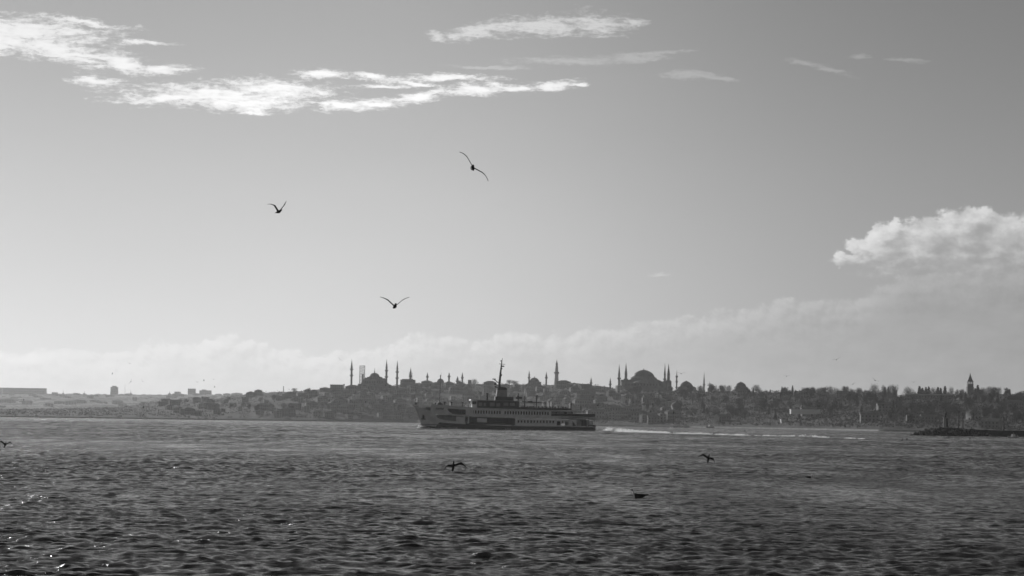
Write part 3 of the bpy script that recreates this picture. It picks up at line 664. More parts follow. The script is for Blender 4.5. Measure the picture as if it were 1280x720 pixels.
# great domed mosque on the left of the ridge
D1 = 3350.0; z1 = gz(468, D1) - 1; c = P(468, 484, D1); mq = thing('mosque', (c.x, D1, z1), 'large mosque with cascading domes and tall slim minarets, one of them wrapped in scaffolding', 'mosque')
block(mq, 455.5, 482, 474.3, D1, z1, 44, 'prayer_hall'); block(mq, 449.5, 488, 480.5, D1, z1, 60, 'courtyard_wall', y=-8)
dome(mq, 468.2, 466.0, 471.5, 6.6, D1, 6.5, 'main_dome'); block(mq, 459.5, 477, 471.5, D1, z1, 20, 'dome_drum')
for q_ in ((461.5, 470.8, 475, 4.6), (475.0, 470.8, 475, 4.6), (468.2, 470.4, 475, 6.2)): dome(mq, q_[0], q_[1], q_[2], q_[3], D1, name='half_dome', y=-6 if q_[0] == 468.2 else 0)
for q_ in ((456.8, 471.8, 474.5, 1.8), (480.2, 472.6, 475.0, 1.8), (484.2, 478.6, 481, 2.0), (452.6, 478.2, 481, 2.0)): dome(mq, *q_, D1, name='corner_dome')
minaret(mq, 439.8, 448.2, D1, 1.35, z1, (.45, .65)); minaret(mq, 483.4, 448.6, D1 - 20, 1.35, z1, (.42, .62)); minaret(mq, 496.8, 450.0, D1, 1.3, z1, (.4, .6)); minaret(mq, 453.6, 467.2, D1, 1.35, z1, (), True)
t0 = P(453.0, 457, D1); zt = P(453, 457, D1).z - z1; zb = P(453, 480, D1).z - z1; b = MB(); W = 3.4
for sx in (-W, W):
    for sy in (-W, W): b.tube((t0.x - c.x + sx, sy, zb), (t0.x - c.x + sx, sy, zt), .26, n=5)
zz = zb
while zz < zt + .1:
    for s in (-W, W): b.tube((t0.x - c.x - W, s, zz), (t0.x - c.x + W, s, zz), .2, n=4); b.tube((t0.x - c.x + s, -W, zz), (t0.x - c.x + s, W, zz), .2, n=4); b.tube((t0.x - c.x - W, s, zz), (t0.x - c.x + W, s, min(zt, zz + 2.1)), .16, n=4)
    zz += 2.1
b.build('scaffolding', M_scaf, mq)
windows(mq, 457, 481, (479.2,), 8, D1, D1 - 38.1, 1.4, 2.6); windows(mq, 460, 476.5, (473.6,), 7, D1, D1 - 22.1, 1.2, 2.0)
# domeless hall with scaffolded minaret
z = gz(511, D1); c2 = P(510.5, 480, D1 - 60); h2_ = thing('mosque_hall', (c2.x, D1 - 60, z), 'flat topped hall with a single spired minaret cased in scaffolding, right of the large mosque', 'mosque')
block(h2_, 501, 519, 474.8, D1 - 60, z, 26, 'hall'); block(h2_, 503, 516.5, 473.9, D1 - 60, z, 18, 'upper_hall'); minaret(h2_, 513.4, 458.8, D1 - 60, 1.25, z, (.55,))
t0 = P(513.4, 466, D1 - 60); b = MB(); zt = t0.z - z; zb = P(513.4, 474, D1 - 60).z - z
for sx in (-2, 2):
    for sy in (-2, 2): b.tube((t0.x - c2.x + sx, sy, zb), (t0.x - c2.x + sx, sy, zt), .25, n=4)
zz = zb
while zz < zt:
    for s in (-2, 2): b.tube((t0.x - c2.x - 2, s, zz), (t0.x - c2.x + 2, s, zz), .2, n=4); b.tube((t0.x - c2.x + s, -2, zz), (t0.x - c2.x + s, 2, zz), .2, n=4)
    zz += 2
b.build('scaffolding', M_scaf, h2_); windows(h2_, 502, 518, (477.5,), 7, D1 - 60, D1 - 73.1, 1.3, 2.2)
def small_mosque(pxc, top, base, hw, d, mins, label, hall=None, fin=2.5, m=None, name='mosque'):
    z = gz(pxc, d); c = P(pxc, base, d); t = thing(name, (c.x, d, z), label, 'mosque')
    if hw:
        dome(t, pxc, top, base, hw, d, fin, 'main_dome', m=m); w = hall or hw * 1.25; block(t, pxc - w, pxc + w, base, d, z, w * 2 * d / 3000 * .8, 'prayer_hall')
        if w * d / 3000 > 12:
            dome(t, pxc - w * .78, base - .9, base + .3, hw * .3, d, name='corner_dome'); dome(t, pxc + w * .78, base - .9, base + .3, hw * .3, d, name='corner_dome')
    for (px, tp, r, bl) in mins: minaret(t, px, tp, d, r, z, bl)
    return t
small_mosque(550.5, 473.2, 478.6, 4.8, 3400, [(534.3, 465.2, 1.1, (.6,)), (561.4, 465.0, 1.2, (.62,))], 'low domed mosque with two thin minarets behind the ferry foremast', 7)
small_mosque(575, 476.6, 479, 2.2, 3420, [(578.0, 465.0, 1.15, (.6,)), (571.9, 470.0, 1.5, (.5,))], 'small mosque with a short thick minaret beside a taller thin one near the ferry mast', 4)
small_mosque(668, 472.0, 478.8, 6.6, 3350, [(661.5, 462.6, 1.1, (.55,)), (683.0, 464.2, 1.15, (.6,))], 'broad domed mosque between two minarets just right of the ferry funnel', 8.5, 2)
small_mosque(738.8, 480.2, 482.4, 1.5, 3200, [(738.9, 471.2, 1.05, (.55,))], 'tiny mosque with one thin minaret between the fire watch tower and the great mosque', 3)
small_mosque(762.8, 482.3, 484.8, 1.5, 3100, [(762.9, 471.8, 1.05, (.55,))], 'tiny mosque with one thin minaret just left of the great four minaret mosque', 3)
small_mosque(887.0, 483.0, 485.0, 1.5, 2850, [(887.0, 476.6, .9, (.5,))], 'small mosque with a stubby minaret among bare trees on the ridge', 2.5)
# fire watch tower
d = 3380.0; z = gz(695.6, d); c = P(695.6, 480, d); tw = thing('watch_tower', (c.x, d, z), 'tall round stone watch tower with a wide gallery and tapering cap', 'tower')
f = lambda q: P(695.6, q, d).z - z
MB().lathe((0, 0, 0), [(4.2, 0), (3.3, f(480)), (2.5, f(470)), (2.5, f(468)), (3.2, f(467.2)), (3.2, f(464.8)), (2.3, f(464.6)), (2.0, f(461)), (2.2, f(460.7)), (1.7, f(458)), (1.5, f(455.5))], 16).build('shaft', M_pale, tw)
MB().lathe((0, 0, 0), [(1.8, f(455.5)), (.9, f(452.8)), (.25, f(450.5)), (.05, f(449))], 12).build('cap', M_lead, tw)
for k in range(8): a_k = k * math.pi / 4; MB().box((3.2 * math.cos(a_k), 3.2 * math.sin(a_k), f(466.6)), (.9, .9, 1.3), a_k).build('window', M_win, tw)
# the great mosque with four minarets
D2 = 2980.0; z2 = gz(805, D2) - 4; c = P(805, 490, D2); gm = thing('great_mosque', (c.x, D2, z2), 'massive mosque with one broad shallow dome and four heavy minarets at its corners', 'mosque')
block(gm, 776, 829.5, 478.0, D2, z2, 56, 'nave'); block(gm, 775.5, 787.5, 475.0, D2, z2, 30, 'west_wing'); block(gm, 828.5, 838.4, 476.6, D2, z2, 30, 'east_wing')
block(gm, 788.5, 821, 474.2, D2, z2, 34, 'dome_base')
def wedge(par, pl, d, dep, name, m, y=0):
    o = Vector(par.location); vs = []
    for px, q in pl: t = P(px, q, d); vs.append((t.x - o.x, t.z - o.z))
    n = len(vs); V = [(x, -dep / 2 + y, z_) for x, z_ in vs] + [(x, dep / 2 + y, z_) for x, z_ in vs]
    return MB().add(V, [tuple(range(n)), tuple(range(2 * n - 1, n - 1, -1))] + [((i + 1) % n, i, n + i, n + (i + 1) % n) for i in range(n)]).build(name, m, par)
wedge(gm, [(819.5, 473.9), (824.5, 476.0), (829, 478.4), (829, 482), (819.5, 482)], D2, 30, 'buttress', M_stone)
wedge(gm, [(784, 475.4), (790, 473.6), (792, 473.4), (792, 480), (784, 480)], D2, 30, 'buttress', M_stone)
t_ = P(804.6, 472.6, D2); MB().lathe((t_.x - c.x, 0, P(804.6, 474.6, D2).z - z2), [(16.2, 0), (16.2, 2.4), (14.6, 3.0), (14.0, 3.8)], 32).build('drum', M_stone, gm)
dome(gm, 804.6, 462.2, 471.4, 13.6, D2, 2.2, 'main_dome', flat=1.3)
o_ = dome(gm, 799.5, 476.2, 479.6, 9.5, D2, name='half_dome', y=-30, m=M_roof[1], flat=1.15); dome(gm, 797, 482.6, 485.8, 9.0, D2, name='half_dome', y=-42, m=M_lead, flat=1.15)
block(gm, 778, 826, 485.8, D2, z2, 40, 'lower_aisle', y=-26)
for i in range(14): t_ = P(793.5 + i * 1.7, 471.4, D2); MB().box((t_.x - c.x, -math.sqrt(max(0, 13.3 ** 2 - (t_.x - P(804.6, 470, D2).x) ** 2)), P(804, 473.4, D2).z - z2), (.7, .5, 1.6)).build('drum_window', M_win, gm)
windows(gm, 779, 825, (482.5, 488.8), 12, D2, D2 - 28.1 - .0, 1.2, 2.4)
minaret(gm, 774.1, 454.4, D2 - 25, 1.35, z2, (.62,)); minaret(gm, 782.6, 453.0, D2 + 22, 1.7, z2, (.58,)); minaret(gm, 831.2, 453.6, D2 + 22, 1.2, z2, (.6,)); minaret(gm, 835.8, 454.2, D2 - 25, 1.8, z2, (.56,))
# domed mosque to its right, built like a pyramid
d = 2900.0; z = gz(857, d) - 3; c = P(857, 490, d); dm_ = thing('mosque', (c.x, d, z), 'pyramid shaped mosque with two ringed minarets right of the great mosque', 'mosque')
wedge(dm_, [(839, 492), (842, 489), (849.5, 484.0), (866, 484.0), (872, 489.5), (872, 492)], d, 30, 'prayer_hall', M_stone); dome(dm_, 857.8, 476.2, 484.2, 8.8, d, .8, 'main_dome', flat=1.5)
dome(dm_, 849, 483.2, 486.5, 3.0, d, name='corner_dome', y=-8); dome(dm_, 866.6, 483.2, 486.5, 3.0, d, name='corner_dome', y=-8)
minaret(dm_, 846, 461.6, d, .85, z, (.5, .66, .8)); minaret(dm_, 880.2, 464.4, d, .85, z, (.45, .62))
# domed brick church
d = 2750.0; z = gz(926, d) - 2; c = P(926, 490, d); ch = thing('domed_church', (c.x, d, z), 'squat domed church standing among trees on the ridge, right of the mosques', 'church')
block(ch, 916.5, 936.5, 487.0, d, z, 20, 'nave'); block(ch, 918.5, 934.0, 483.6, d, z, 15, 'transept'); dome(ch, 926, 477.6, 483.8, 7.0, d, 1.2, 'main_dome', flat=1.15); windows(ch, 919, 933.5, (486.2,), 6, d, d - 10.1, .8, 1.5)
# palace: terrace wing and tower
d = 2330.0; z = gz(1160, d); c = P(1160, 495, d); pl_ = thing('palace_wing', (c.x, d, z), 'long low palace terrace with a sunlit roof edge painted pale below dark cypresses', 'palace')
block(pl_, 1130, 1190.5, 493.6, d, z - 4, 16, 'terrace_wall', M_wall[2]); block(pl_, 1129.5, 1191, 492.6, d, P(1160, 493.5, d).z, 17, 'sunlit_roof_edge', M_pale); block(pl_, 1123, 1130, 494.4, d, z - 4, 14, 'end_pavilion', M_wall[1]); windows(pl_, 1131.5, 1190, (496.8,), 16, d, d - 8.1, .9, 1.4)  # pale strip puts the sunlit roof edge into the colour
d = 2330.0; z = gz(1212.5, d); c = P(1212.6, 495, d); pt = thing('palace_tower', (c.x, d, z), 'square palace tower with an open belvedere and a pointed spire, on the right ridge', 'tower'); f = lambda q: P(1212.6, q, d).z - z
MB().box((0, 0, -3), (6.2, 6.2, f(483.5) + 3)).build('tower_base', M_stone, pt); MB().box((0, 0, f(483.5)), (5.4, 5.4, f(480) - f(483.5))).build('upper_stage', M_stone, pt)
b = MB()
for sx in (-1, 0, 1):
    for sy in (-1, 0, 1):
        if sx or sy: b.box((sx * 2.2, sy * 2.2, f(480)), (.6, .6, f(477.4) - f(480)))
b.box((0, 0, f(477.4)), (5.8, 5.8, .5)); b.box((0, 0, f(480) - .1), (5.8, 5.8, .35)); b.build('belvedere', M_pale, pt); MB().lathe((0, 0, 0), [(3.1, f(477.4) + .5), (2.2, f(474.6)), (.9, f(470)), (.25, f(467)), (.05, f(465.8))], 8, rz=math.pi / 8).build('spire', M_lead, pt)
def house_tree_block(px0, px1, top, bot, d, label, name='building', m=None, cat='building', roofm=None, nwin=None, dep=12, hip=0.0, group=None):
    a, c = P(px0, bot, d), P(px1, bot, d); zt = P((px0 + px1) / 2, top, d).z; zb = a.z; w = c.x - a.x
    t = thing(name, ((a.x + c.x) / 2, d, zb), label, cat, group); m = m or M_wall[1]; h = zt - zb
    MB().box((0, 0, -2), (w, dep, h + 2 - hip)).build('wall', m, t)
    b = MB(); W, Dp = w / 2 + .5, dep / 2 + .5; z0 = h - hip
    if hip: r_ = max(0, W - Dp); b.add([(-W, -Dp, z0), (W, -Dp, z0), (W, Dp, z0), (-W, Dp, z0), (-r_, 0, h), (r_, 0, h)], [(0, 1, 5, 4), (1, 2, 5), (2, 3, 4, 5), (3, 0, 4), (3, 2, 1, 0)])
    else: b.box((0, 0, z0), (w + .8, dep + .8, .5))
    b.build('roof', roofm or M_roof[0], t)
    if nwin:
        for k in range(nwin[1]):
            for i in range(nwin[0]): MB().box((-w / 2 + w * (i + .5) / nwin[0], -dep / 2 - .05, (h - hip) * (k + .35) / nwin[1]), (w / nwin[0] * .42, .1, (h - hip) / nwin[1] * .45)).build('window', M_win, t)
    return t
hb = house_tree_block
hb(413, 428.6, 481.2, 487, 3380, 'flat roofed block on the ridge just left of the largest mosque', m=M_wall[2], nwin=(6, 2)); hb(400, 413, 484.0, 488, 3400, 'low dark ridge building stepping down left of the flat roofed block', m=M_wall[2], hip=1.5, nwin=(5, 1))
hb(429.2, 430.6, 480.4, 487, 3390, 'narrow chimney like turret at the right end of the flat roofed block', 'turret', M_wall[2], 'tower', dep=1.6)
hb(585, 589, 475.4, 481, 3400, 'small square block poking above the ridge left of the ferry mast', m=M_wall[2], nwin=(2, 1)); hb(714, 721, 478.2, 483, 3300, 'low dark building on the crest right of the watch tower', m=M_wall[2], hip=1.2, nwin=(3, 1))
hb(992.2, 998.5, 488.0, 494, 2500, 'little kiosk with a stub chimney between bare trees on the ridge', 'kiosk', M_wall[2], 'kiosk', hip=1.4, dep=6); hb(1270, 1300, 494.4, 499, 2300, 'flat pale roofed wing at the right end of the ridge', m=M_wall[1], roofm=M_pale, nwin=(6, 1))
hb(1240, 1262, 493.4, 498, 2310, 'low wing with small cupolas right of the palace tower', m=M_wall[1], nwin=(8, 1)); hb(1193, 1208, 491.8, 497, 2320, 'low palace wing immediately left of the spired tower', m=M_wall[2], hip=1.5, nwin=(6, 1))
SUNLIT_WHITE = [(988, 1025, 512.3, 514.6, 2120, 'long building painted sunlit white halfway down the wooded slope'), (1120, 1152.5, 528.9, 531.2, 1990, 'long shed painted sunlit white by the water left of the breakwater beacon'), (1186, 1194, 529.2, 531.4, 1960, 'short shed painted sunlit white just right of the breakwater beacon'), (1200, 1250, 527.9, 530.0, 1950, 'very long low shed painted sunlit white behind the two breakwater poles'),
 (449.5, 462, 511.0, 513.2, 3020, 'waterfront building painted sunlit white left of the ferry bow'), (104, 125, 513.0, 514.6, 5650, 'long pale building low on the left hazy shore'), (976, 984, 524.8, 526.2, 2120, 'small building painted sunlit white near the waterline below the wooded slope'), (1146.5, 1153.5, 525.6, 528.0, 2000, 'pale plinth block below the slim monument'), (1228, 1237, 521.2, 522.4, 2050, 'narrow building painted sunlit white above the very long shed')]
for x0, x1, q0, q1, d, lb in SUNLIT_WHITE:  # bright sunlit strips along the shore, put in as white-coloured buildings
    a = AX((x0 + x1) / 2); zt = P((x0 + x1) / 2, q1, d).z
    hb(x0, x1, q0, q1, d, lb, 'shed' if 'shed' in lb else 'building', M_wht if 'pale' not in lb else M_pale, 'shed' if 'shed' in lb else 'building', roofm=M_wht, dep=10)
for px0, px1, q0, q1, d, lb in ((658, 668, 489.2, 491.2, 3200, 'bright domed roof on the slope behind the ferry funnel'), (727, 735, 489.6, 493.6, 3000, 'bright sloping roof right of the ferry, highest white patch on the slope'), (756, 764, 491.8, 495.2, 2950, 'bright roof just below the left wall of the great mosque'), (766, 776, 487.6, 490.4, 2960, 'bright long roof at the left foot of the great mosque'), (776, 784, 486.6, 488.4, 2905, 'small pale roof against the great mosque wall')):
    hb(px0, px1, q0, q1, d, lb, 'house', M_pale, 'house', roofm=M_wht, hip=1.2, dep=9)
# slim monument and white shore lighthouse
d = 1995.0; t_ = P(1150.4, 525.6, d); zt = P(1150.4, 517.6, d).z - t_.z; mo2 = thing('monument', (t_.x, d, t_.z), 'slim pale tapering monument above the white shed', 'monument'); MB().box((0, 0, 0), (1.9, 1.9, zt), top=.35).build('shaft', M_pale, mo2); MB().box((0, 0, -.6), (3.4, 3.4, .9)).build('plinth', M_pale, mo2)
d = 2440.0; t_ = P(804.8, 529.5, d); H_ = P(804.8, 501.5, d).z - t_.z; lh = thing('shore_lighthouse', (t_.x, d, t_.z), 'tall pale lighthouse tower on the shore below the great mosque', 'lighthouse')
MB().lathe((0, 0, 0), [(1.9, 0), (1.45, H_ * .78), (2.0, H_ * .79), (2.0, H_ * .82)], 16).build('tower', M_pale, lh); MB().lathe((0, 0, 0), [(1.0, H_ * .82), (1.0, H_ * .91)], 12).build('lantern', M_glass, lh); MB().lathe((0, 0, 0), [(1.25, H_ * .91), (.7, H_ * .96), (.08, H_)], 12).build('cap', M_lead, lh)
# far city on the left
FD_ = 8900.0
def far(px0, px1, top, label, name='tower_block', cat='building', d=FD_, dep=40, **k): return hb(px0, px1, top, 493.5, d, label, name, M_wall[1], cat, dep=dep, **k)
far(4.2, 57, 485.2, 'very long flat roofed slab building on the far left skyline', 'slab_building', nwin=(26, 3)); far(-12, 1.2, 484.6, 'block cut by the left picture edge on the far skyline', 'slab_building', nwin=(6, 3))
t_ = far(139, 146.6, 484.0, 'dark high rise with stepped domed top on the far left skyline', nwin=(4, 4)); f_ = far(141, 145, 482.4, 'x'); 
for ch_ in list(f_.children): bpy.data.objects.remove(ch_)
bpy.data.objects.remove(f_)
MB().box((0, 0, P(143, 484.0, FD_).z - t_.location.z), (13, 24, 5)).build('penthouse', M_wall[1], t_)
far(235.5, 243.8, 486.0, 'high rise with rounded top left of the paired blocks on the far skyline', nwin=(4, 3)); far(250, 263.6, 488.2, 'broad block right of the rounded high rise on the far skyline', nwin=(6, 2)); far(219, 225, 489.8, 'low hump shaped block left of the rounded high rise', nwin=(3, 1)); far(66, 71, 490.6, 'small block just right of the long slab building', nwin=(2, 1)); far(253, 257, 487.2, 'stair tower rising behind the broad far block')
for px, tp, lb in ((79, 486.2, 'thin far spire right of the long slab building'), (105.3, 487.4, 'thin far spire halfway between slab building and dark high rise'), (163.5, 486.6, 'thin far spire right of the dark high rise'), (212, 488.4, 'thin far spire left of the rounded high rise')):
    small_mosque(px, 491.0, 492.4, 1.3, FD_, [(px, tp, 1.5, (.6,))], lb.replace('thin far spire', 'thin far minaret'), 2.2)
ms = thing('radio_mast', P(156, 493.5, FD_), 'hair thin lattice mast right of the dark high rise', 'mast'); MB().tube((0, 0, -20), (0, 0, P(156, 480, FD_).z - P(156, 493.5, FD_).z), .9, .35, 4).build('mast_pole', M_scaf, ms)
ms = thing('radio_mast', P(354.3, 491, 3900), 'short dark chimney mast on the ridge left of the flat roofed block', 'mast'); MB().tube((0, 0, -4), (0, 0, P(354, 482.5, 3900).z - P(354, 491, 3900).z), .8, .5, 6).build('mast_pole', M_trim, ms)
# ------------------------------------------------------------------ houses on the slope
hr = random.Random(11)
def proto_house(w, dp, h, rh, floors, n, wm, rm, gable):
    t = thing('house', (0, 0, 0), 'x', 'house'); MB().box((0, 0, -5), (w, dp, h + 5)).build('wall', wm, t)
    W, Dp = w / 2 + .4, dp / 2 + .4; r_ = W if gable else max(.2, W - Dp)
    MB().add([(-W, -Dp, h), (W, -Dp, h), (W, Dp, h), (-W, Dp, h), (-r_, 0, h + rh), (r_, 0, h + rh)], [(0, 1, 5, 4), (1, 2, 5), (2, 3, 4, 5), (3, 0, 4), (3, 2, 1, 0)]).build('roof', rm, t)
    wb_ = MB()
    for k in range(floors):
        for i in range(n): wb_.box((-w / 2 + w * (i + .5) / n, -dp / 2, h * (k + .3) / floors), (w / n * .4, .16, h / floors * .48))
    o = wb_.build('windows', M_win, t); o['kind'] = 'stuff'
    return t
protos = [proto_house(8, 8, 5, 2.0, 2, 3, M_wall[0], M_roof[0], 0), proto_house(10, 8, 6.5, 2.0, 2, 4, M_wall[1], M_roof[0], 0), proto_house(6, 7, 7, .8, 3, 2, M_wall[0], M_roof[1], 0), proto_house(13, 9, 5, 2.2, 2, 5, M_wall[2], M_roof[0], 1), proto_house(6, 7, 4, 1.6, 1, 3, M_wall[1], M_roof[1], 1), proto_house(15, 9, 7, 2.0, 2, 6, M_wall[1], M_roof[0], 0)]
ZL = [(-200, 320, 'low hazy house on the far left shore', 'houses on the hazy left shore'), (320, 440, 'small house on the gentle slope left of the largest mosque', 'houses left of the largest mosque'), (440, 530, 'crowded slope house below the mosque with scaffolding', 'houses below the mosque with scaffolding'), (530, 745, 'crowded slope house rising behind the ferry', 'houses behind the ferry'), (745, 850, 'slope house below the great four minaret mosque', 'houses below the great mosque'), (850, 1400, 'lone house between trees on the right wooded slope', 'houses on the wooded slope')]
used = set(); n_h = 0
def put(pr, px, tt, label, group, sc=1.0, rz=0.0):
    a = AX(px); d = float(SH(a)) + tt * float(DR(a) - SH(a)); z = float(ground(a, d)); i = protos.index(pr)
    o = pr if i not in used else copy_tree(pr); used.add(i); o.location = (a * d, d, z); o.rotation_euler = (0, 0, rz); o.scale = (sc, sc, sc); o['label'] = label; o['group'] = group; return o
for px0, px1, n in ((200, 320, 24), (320, 440, 40), (440, 540, 50), (540, 745, 110), (745, 850, 40), (850, 1290, 22)):
    for i in range(n):
        px = px0 + (px1 - px0) * (i + hr.random()) / n; tt = hr.random() * .86 + .03
        tt = min(tt, .6) if 1115 < px < 1200 else tt; zl = next(q for q in ZL if q[0] <= px < q[1]); put(hr.choice(protos if px < 850 else protos[:2] + protos[3:5]), px, tt, zl[2], zl[3], hr.uniform(.8, 1.2), hr.uniform(-.6, .6))
for i in range(72):                                     # far hazy town on the left
    px = -20 + 330 * (i + hr.random()) / 72; d = hr.uniform(6000, 8750); a = AX(px); o = copy_tree(protos[hr.randrange(6)]); k = hr.uniform(1.3, 2.3)
    o.location = (a * d, d, float(FA(a)) * ((d - 5600) / 3400) ** .8 - 1); o.scale = (k * 1.3, k, k * hr.uniform(.45, .8)); o.rotation_euler = (0, 0, hr.uniform(-.5, .5)); o['group'] = 'buildings of the far hazy town'; o['label'] = 'small hazy building of the distant low town beyond the left water'
# ------------------------------------------------------------------ trees
tr = np.random.RandomState(21)
def crown_mesh(kind, h, w, n):
    vs = []; cl = []
    if kind == 'bare': cl = [(tr.normal(0, w * .24), tr.normal(0, w * .24), h * tr.uniform(.26, .86), w * tr.uniform(.16, .26)) for _ in range(13)]
    elif kind == 'round': cl = [(tr.normal(0, w * .22), tr.normal(0, w * .22), h * tr.uniform(.2, .85), w * tr.uniform(.17, .27)) for _ in range(14)]
    else: cl = [(0, 0, h * k, w * .5 * (1 - k) ** .6 + .15) for k in np.linspace(.1, .97, 12)]
    for i in range(n):
        cx, cy, cz, r = cl[tr.randint(len(cl))]; v = tr.normal(size=3); v /= np.linalg.norm(v); p = np.array((cx, cy, cz)) + v * r * tr.rand() ** .4 * (1, 1, 1.0)
        if kind != 'cyp' and tr.rand() < .45: p = np.array((0, 0, h * .58)) + v * tr.rand() ** .45 * np.array((w * .46, w * .46, h * .36))
        if kind == 'bare':
            q = (p - np.array((0, 0, h * .3))); q /= np.linalg.norm(q); q = q + tr.normal(0, .5, 3); L_ = tr.uniform(.5, 1.1); s_ = tr.normal(size=3); s_ = s_ / np.linalg.norm(s_) * .07; vs += [p - s_, p + s_, p + q * L_]
        else:
            a = tr.normal(size=3); a /= np.linalg.norm(a); b_ = np.cross(a, tr.normal(size=3)); b_ /= np.linalg.norm(b_); s_ = tr.uniform(.25, .5); vs += [p + a * s_, p + b_ * s_, p - (a + b_) * s_ * .6]
    return vs
def tree_proto(name, kind, h, w, n, m):
    t = thing(name, (0, 0, 0), 'x', 'tree'); b = MB().tube((0, 0, -1.5), (.1, 0, h * .45), w * .035 + .12, w * .02 + .06, 7)
    for k in range(9 if kind != 'cyp' else 0):
        a = k * 2.4; z = h * (.22 + .03 * k); b.tube((0, 0, z), (math.cos(a) * w * .33, math.sin(a) * w * .33, z + h * .33), w * .014 + .05, .03, 5)
    if kind == 'cyp': b.tube((0, 0, h * .3), (0, 0, h * .9), .12, .04, 5)
    b.build('trunk', M_trunk, t)
    vs = np.array(crown_mesh(kind, h, w, n)); q = np.arange(len(vs)).reshape(-1, 3)
    o = npmesh('crown', vs, q, m, smooth=False); o.parent = t; t['h'] = h; t['w'] = w; return t
TP = {'bare': [tree_proto('bare_tree', 'bare', 12, 11, 2600, M_twig), tree_proto('bare_tree', 'bare', 12, 9, 2200, M_twig)], 'round': [tree_proto('evergreen_tree', 'round', 11, 9, 1500, M_leaf), tree_proto('evergreen_tree', 'round', 12, 7, 1400, M_leaf)], 'cyp': [tree_proto('cypress_tree', 'cyp', 12, 4.2, 1300, M_leaf)]}
tu = set()
def plant(kind, px, top, wpx, d, label, group, zb=None):
    i = hr.randrange(len(TP[kind])); pr = TP[kind][i]; h0, w0 = pr['h'], pr['w']; a = AX(px); z = float(ground(a, d)) if zb is None else zb
    o = pr if (kind, i) not in tu else copy_tree(pr); tu.add((kind, i))
    h = (P(px, top, d).z - z) if top else hr.uniform(7, 12); w = wpx * d / 3000 if wpx else h * w0 / h0
    o.location = (P(px, top, d).x if top else a * d, d, z); o.scale = (w / w0, w / w0, h / h0); o.rotation_euler = (0, 0, hr.uniform(0, 6.28)); o['label'] = label; o['group'] = group; return o
SK = [('round',1150.5,487,9),('round',1156,486.4,9),('round',1161.5,487,8),('round',1174,487.6,9),('round',1184,487.4,8),('round',1219,488,8),('round',1225,487,8),('round',1144,488.6,7),('bare',367.6,485,9),('bare',637,474.2,10),('bare',643,475.4,10),('bare',875,482.2,10),('bare',892,480.8,13),('bare',903,480.2,13),('bare',911,480.8,10),('round',938,487.4,6),('bare',949,487.2,11),('round',957,486.8,9),('cyp',963,487.2,3),('bare',979,486.2,13),('bare',986,487,9),('cyp',990,487.8,3),('round',1000,486.6,7),('bare',1008,484.6,12),('bare',1017,484.2,14),('bare',1027,483.8,14),('bare',1038,483.3,14),('bare',1047,483.8,12),('bare',1056,484.6,15),('bare',1065,485.8,9),('bare',1074,485.6,9),('round',1083,487,9),('bare',1093,481.2,15),('bare',1105,482.4,9),('bare',1113,482,9),('round',1118.5,480.8,8),('bare',1136.5,482.2,18),('cyp',1149.5,483,5),('cyp',1153,485,4),('cyp',1157.5,484,4),('cyp',1161,483.4,4),('bare',1167.5,482.8,14),('cyp',1172.5,484,4),('cyp',1176,485,4),('cyp',1181.3,482.8,4.5),('bare',1189,484,9),('round',1196,487.2,7),('round',1202.5,484.6,6),('round',1206.5,488,5),('cyp',1219,485.4,4),('cyp',1222.2,481.4,4.5),('bare',1230,483.6,14),('bare',1238,482.2,17),('bare',1247,484,13),('round',1256,487.6,6),('cyp',1262,486.6,3.5),('round',1268,490.8,7),('round',1277,488.8,9),('round',1290,488,12)]
for kd, px, tp, w in SK:
    a = AX(px); d = float(DR(a)) + (hr.uniform(50, 110) if px > 700 else 10); lb = {'bare': 'bare crowned tree', 'round': 'dense round evergreen', 'cyp': 'dark pointed cypress'}[kd]
    wh_ = ('on the ridge left of the mosques', 'left ridge trees') if px < 400 else ('behind the ferry on the crest', 'trees behind the ferry') if px < 700 else ('on the crest between the mosques and the domed church', 'crest trees by the mosques') if px < 915 else ('on the crest between the domed church and the palace terrace', 'crest trees by the domed church') if px < 1128 else ('lined up above the palace terrace', 'palace terrace trees') if px < 1208 else ('on the crest right of the spired palace tower', 'crest trees right of the palace tower')
    plant(kd, px, tp + (hr.uniform(-1.9, 1.3) if kd != 'cyp' and 940 < px < 1280 else 0), w * (1.9 if kd == 'cyp' else .92), d, lb + ' ' + wh_[0], lb + 's: ' + wh_[1])
for i in range(205):
    px = (780 + 530 * (i + hr.random()) / 165) if i < 165 else (300 + 460 * (i - 165 + hr.random()) / 40); tt = hr.uniform(.12, .6 if 1120 < px < 1200 else .96); a = AX(px); d = float(SH(a)) + tt * float(DR(a) - SH(a)); kd = hr.choice(('bare', 'round', 'round', 'cyp')) if px > 780 else hr.choice(('bare', 'round'))
    lb = {'bare': 'bare tree', 'round': 'bushy evergreen', 'cyp': 'dark cypress'}[kd]; wh_ = 'on the wooded slope below the right ridge' if px > 780 else 'between houses on the crowded slope'
    plant(kd, px, None, None, d, lb + ' ' + wh_, lb + 's ' + wh_)
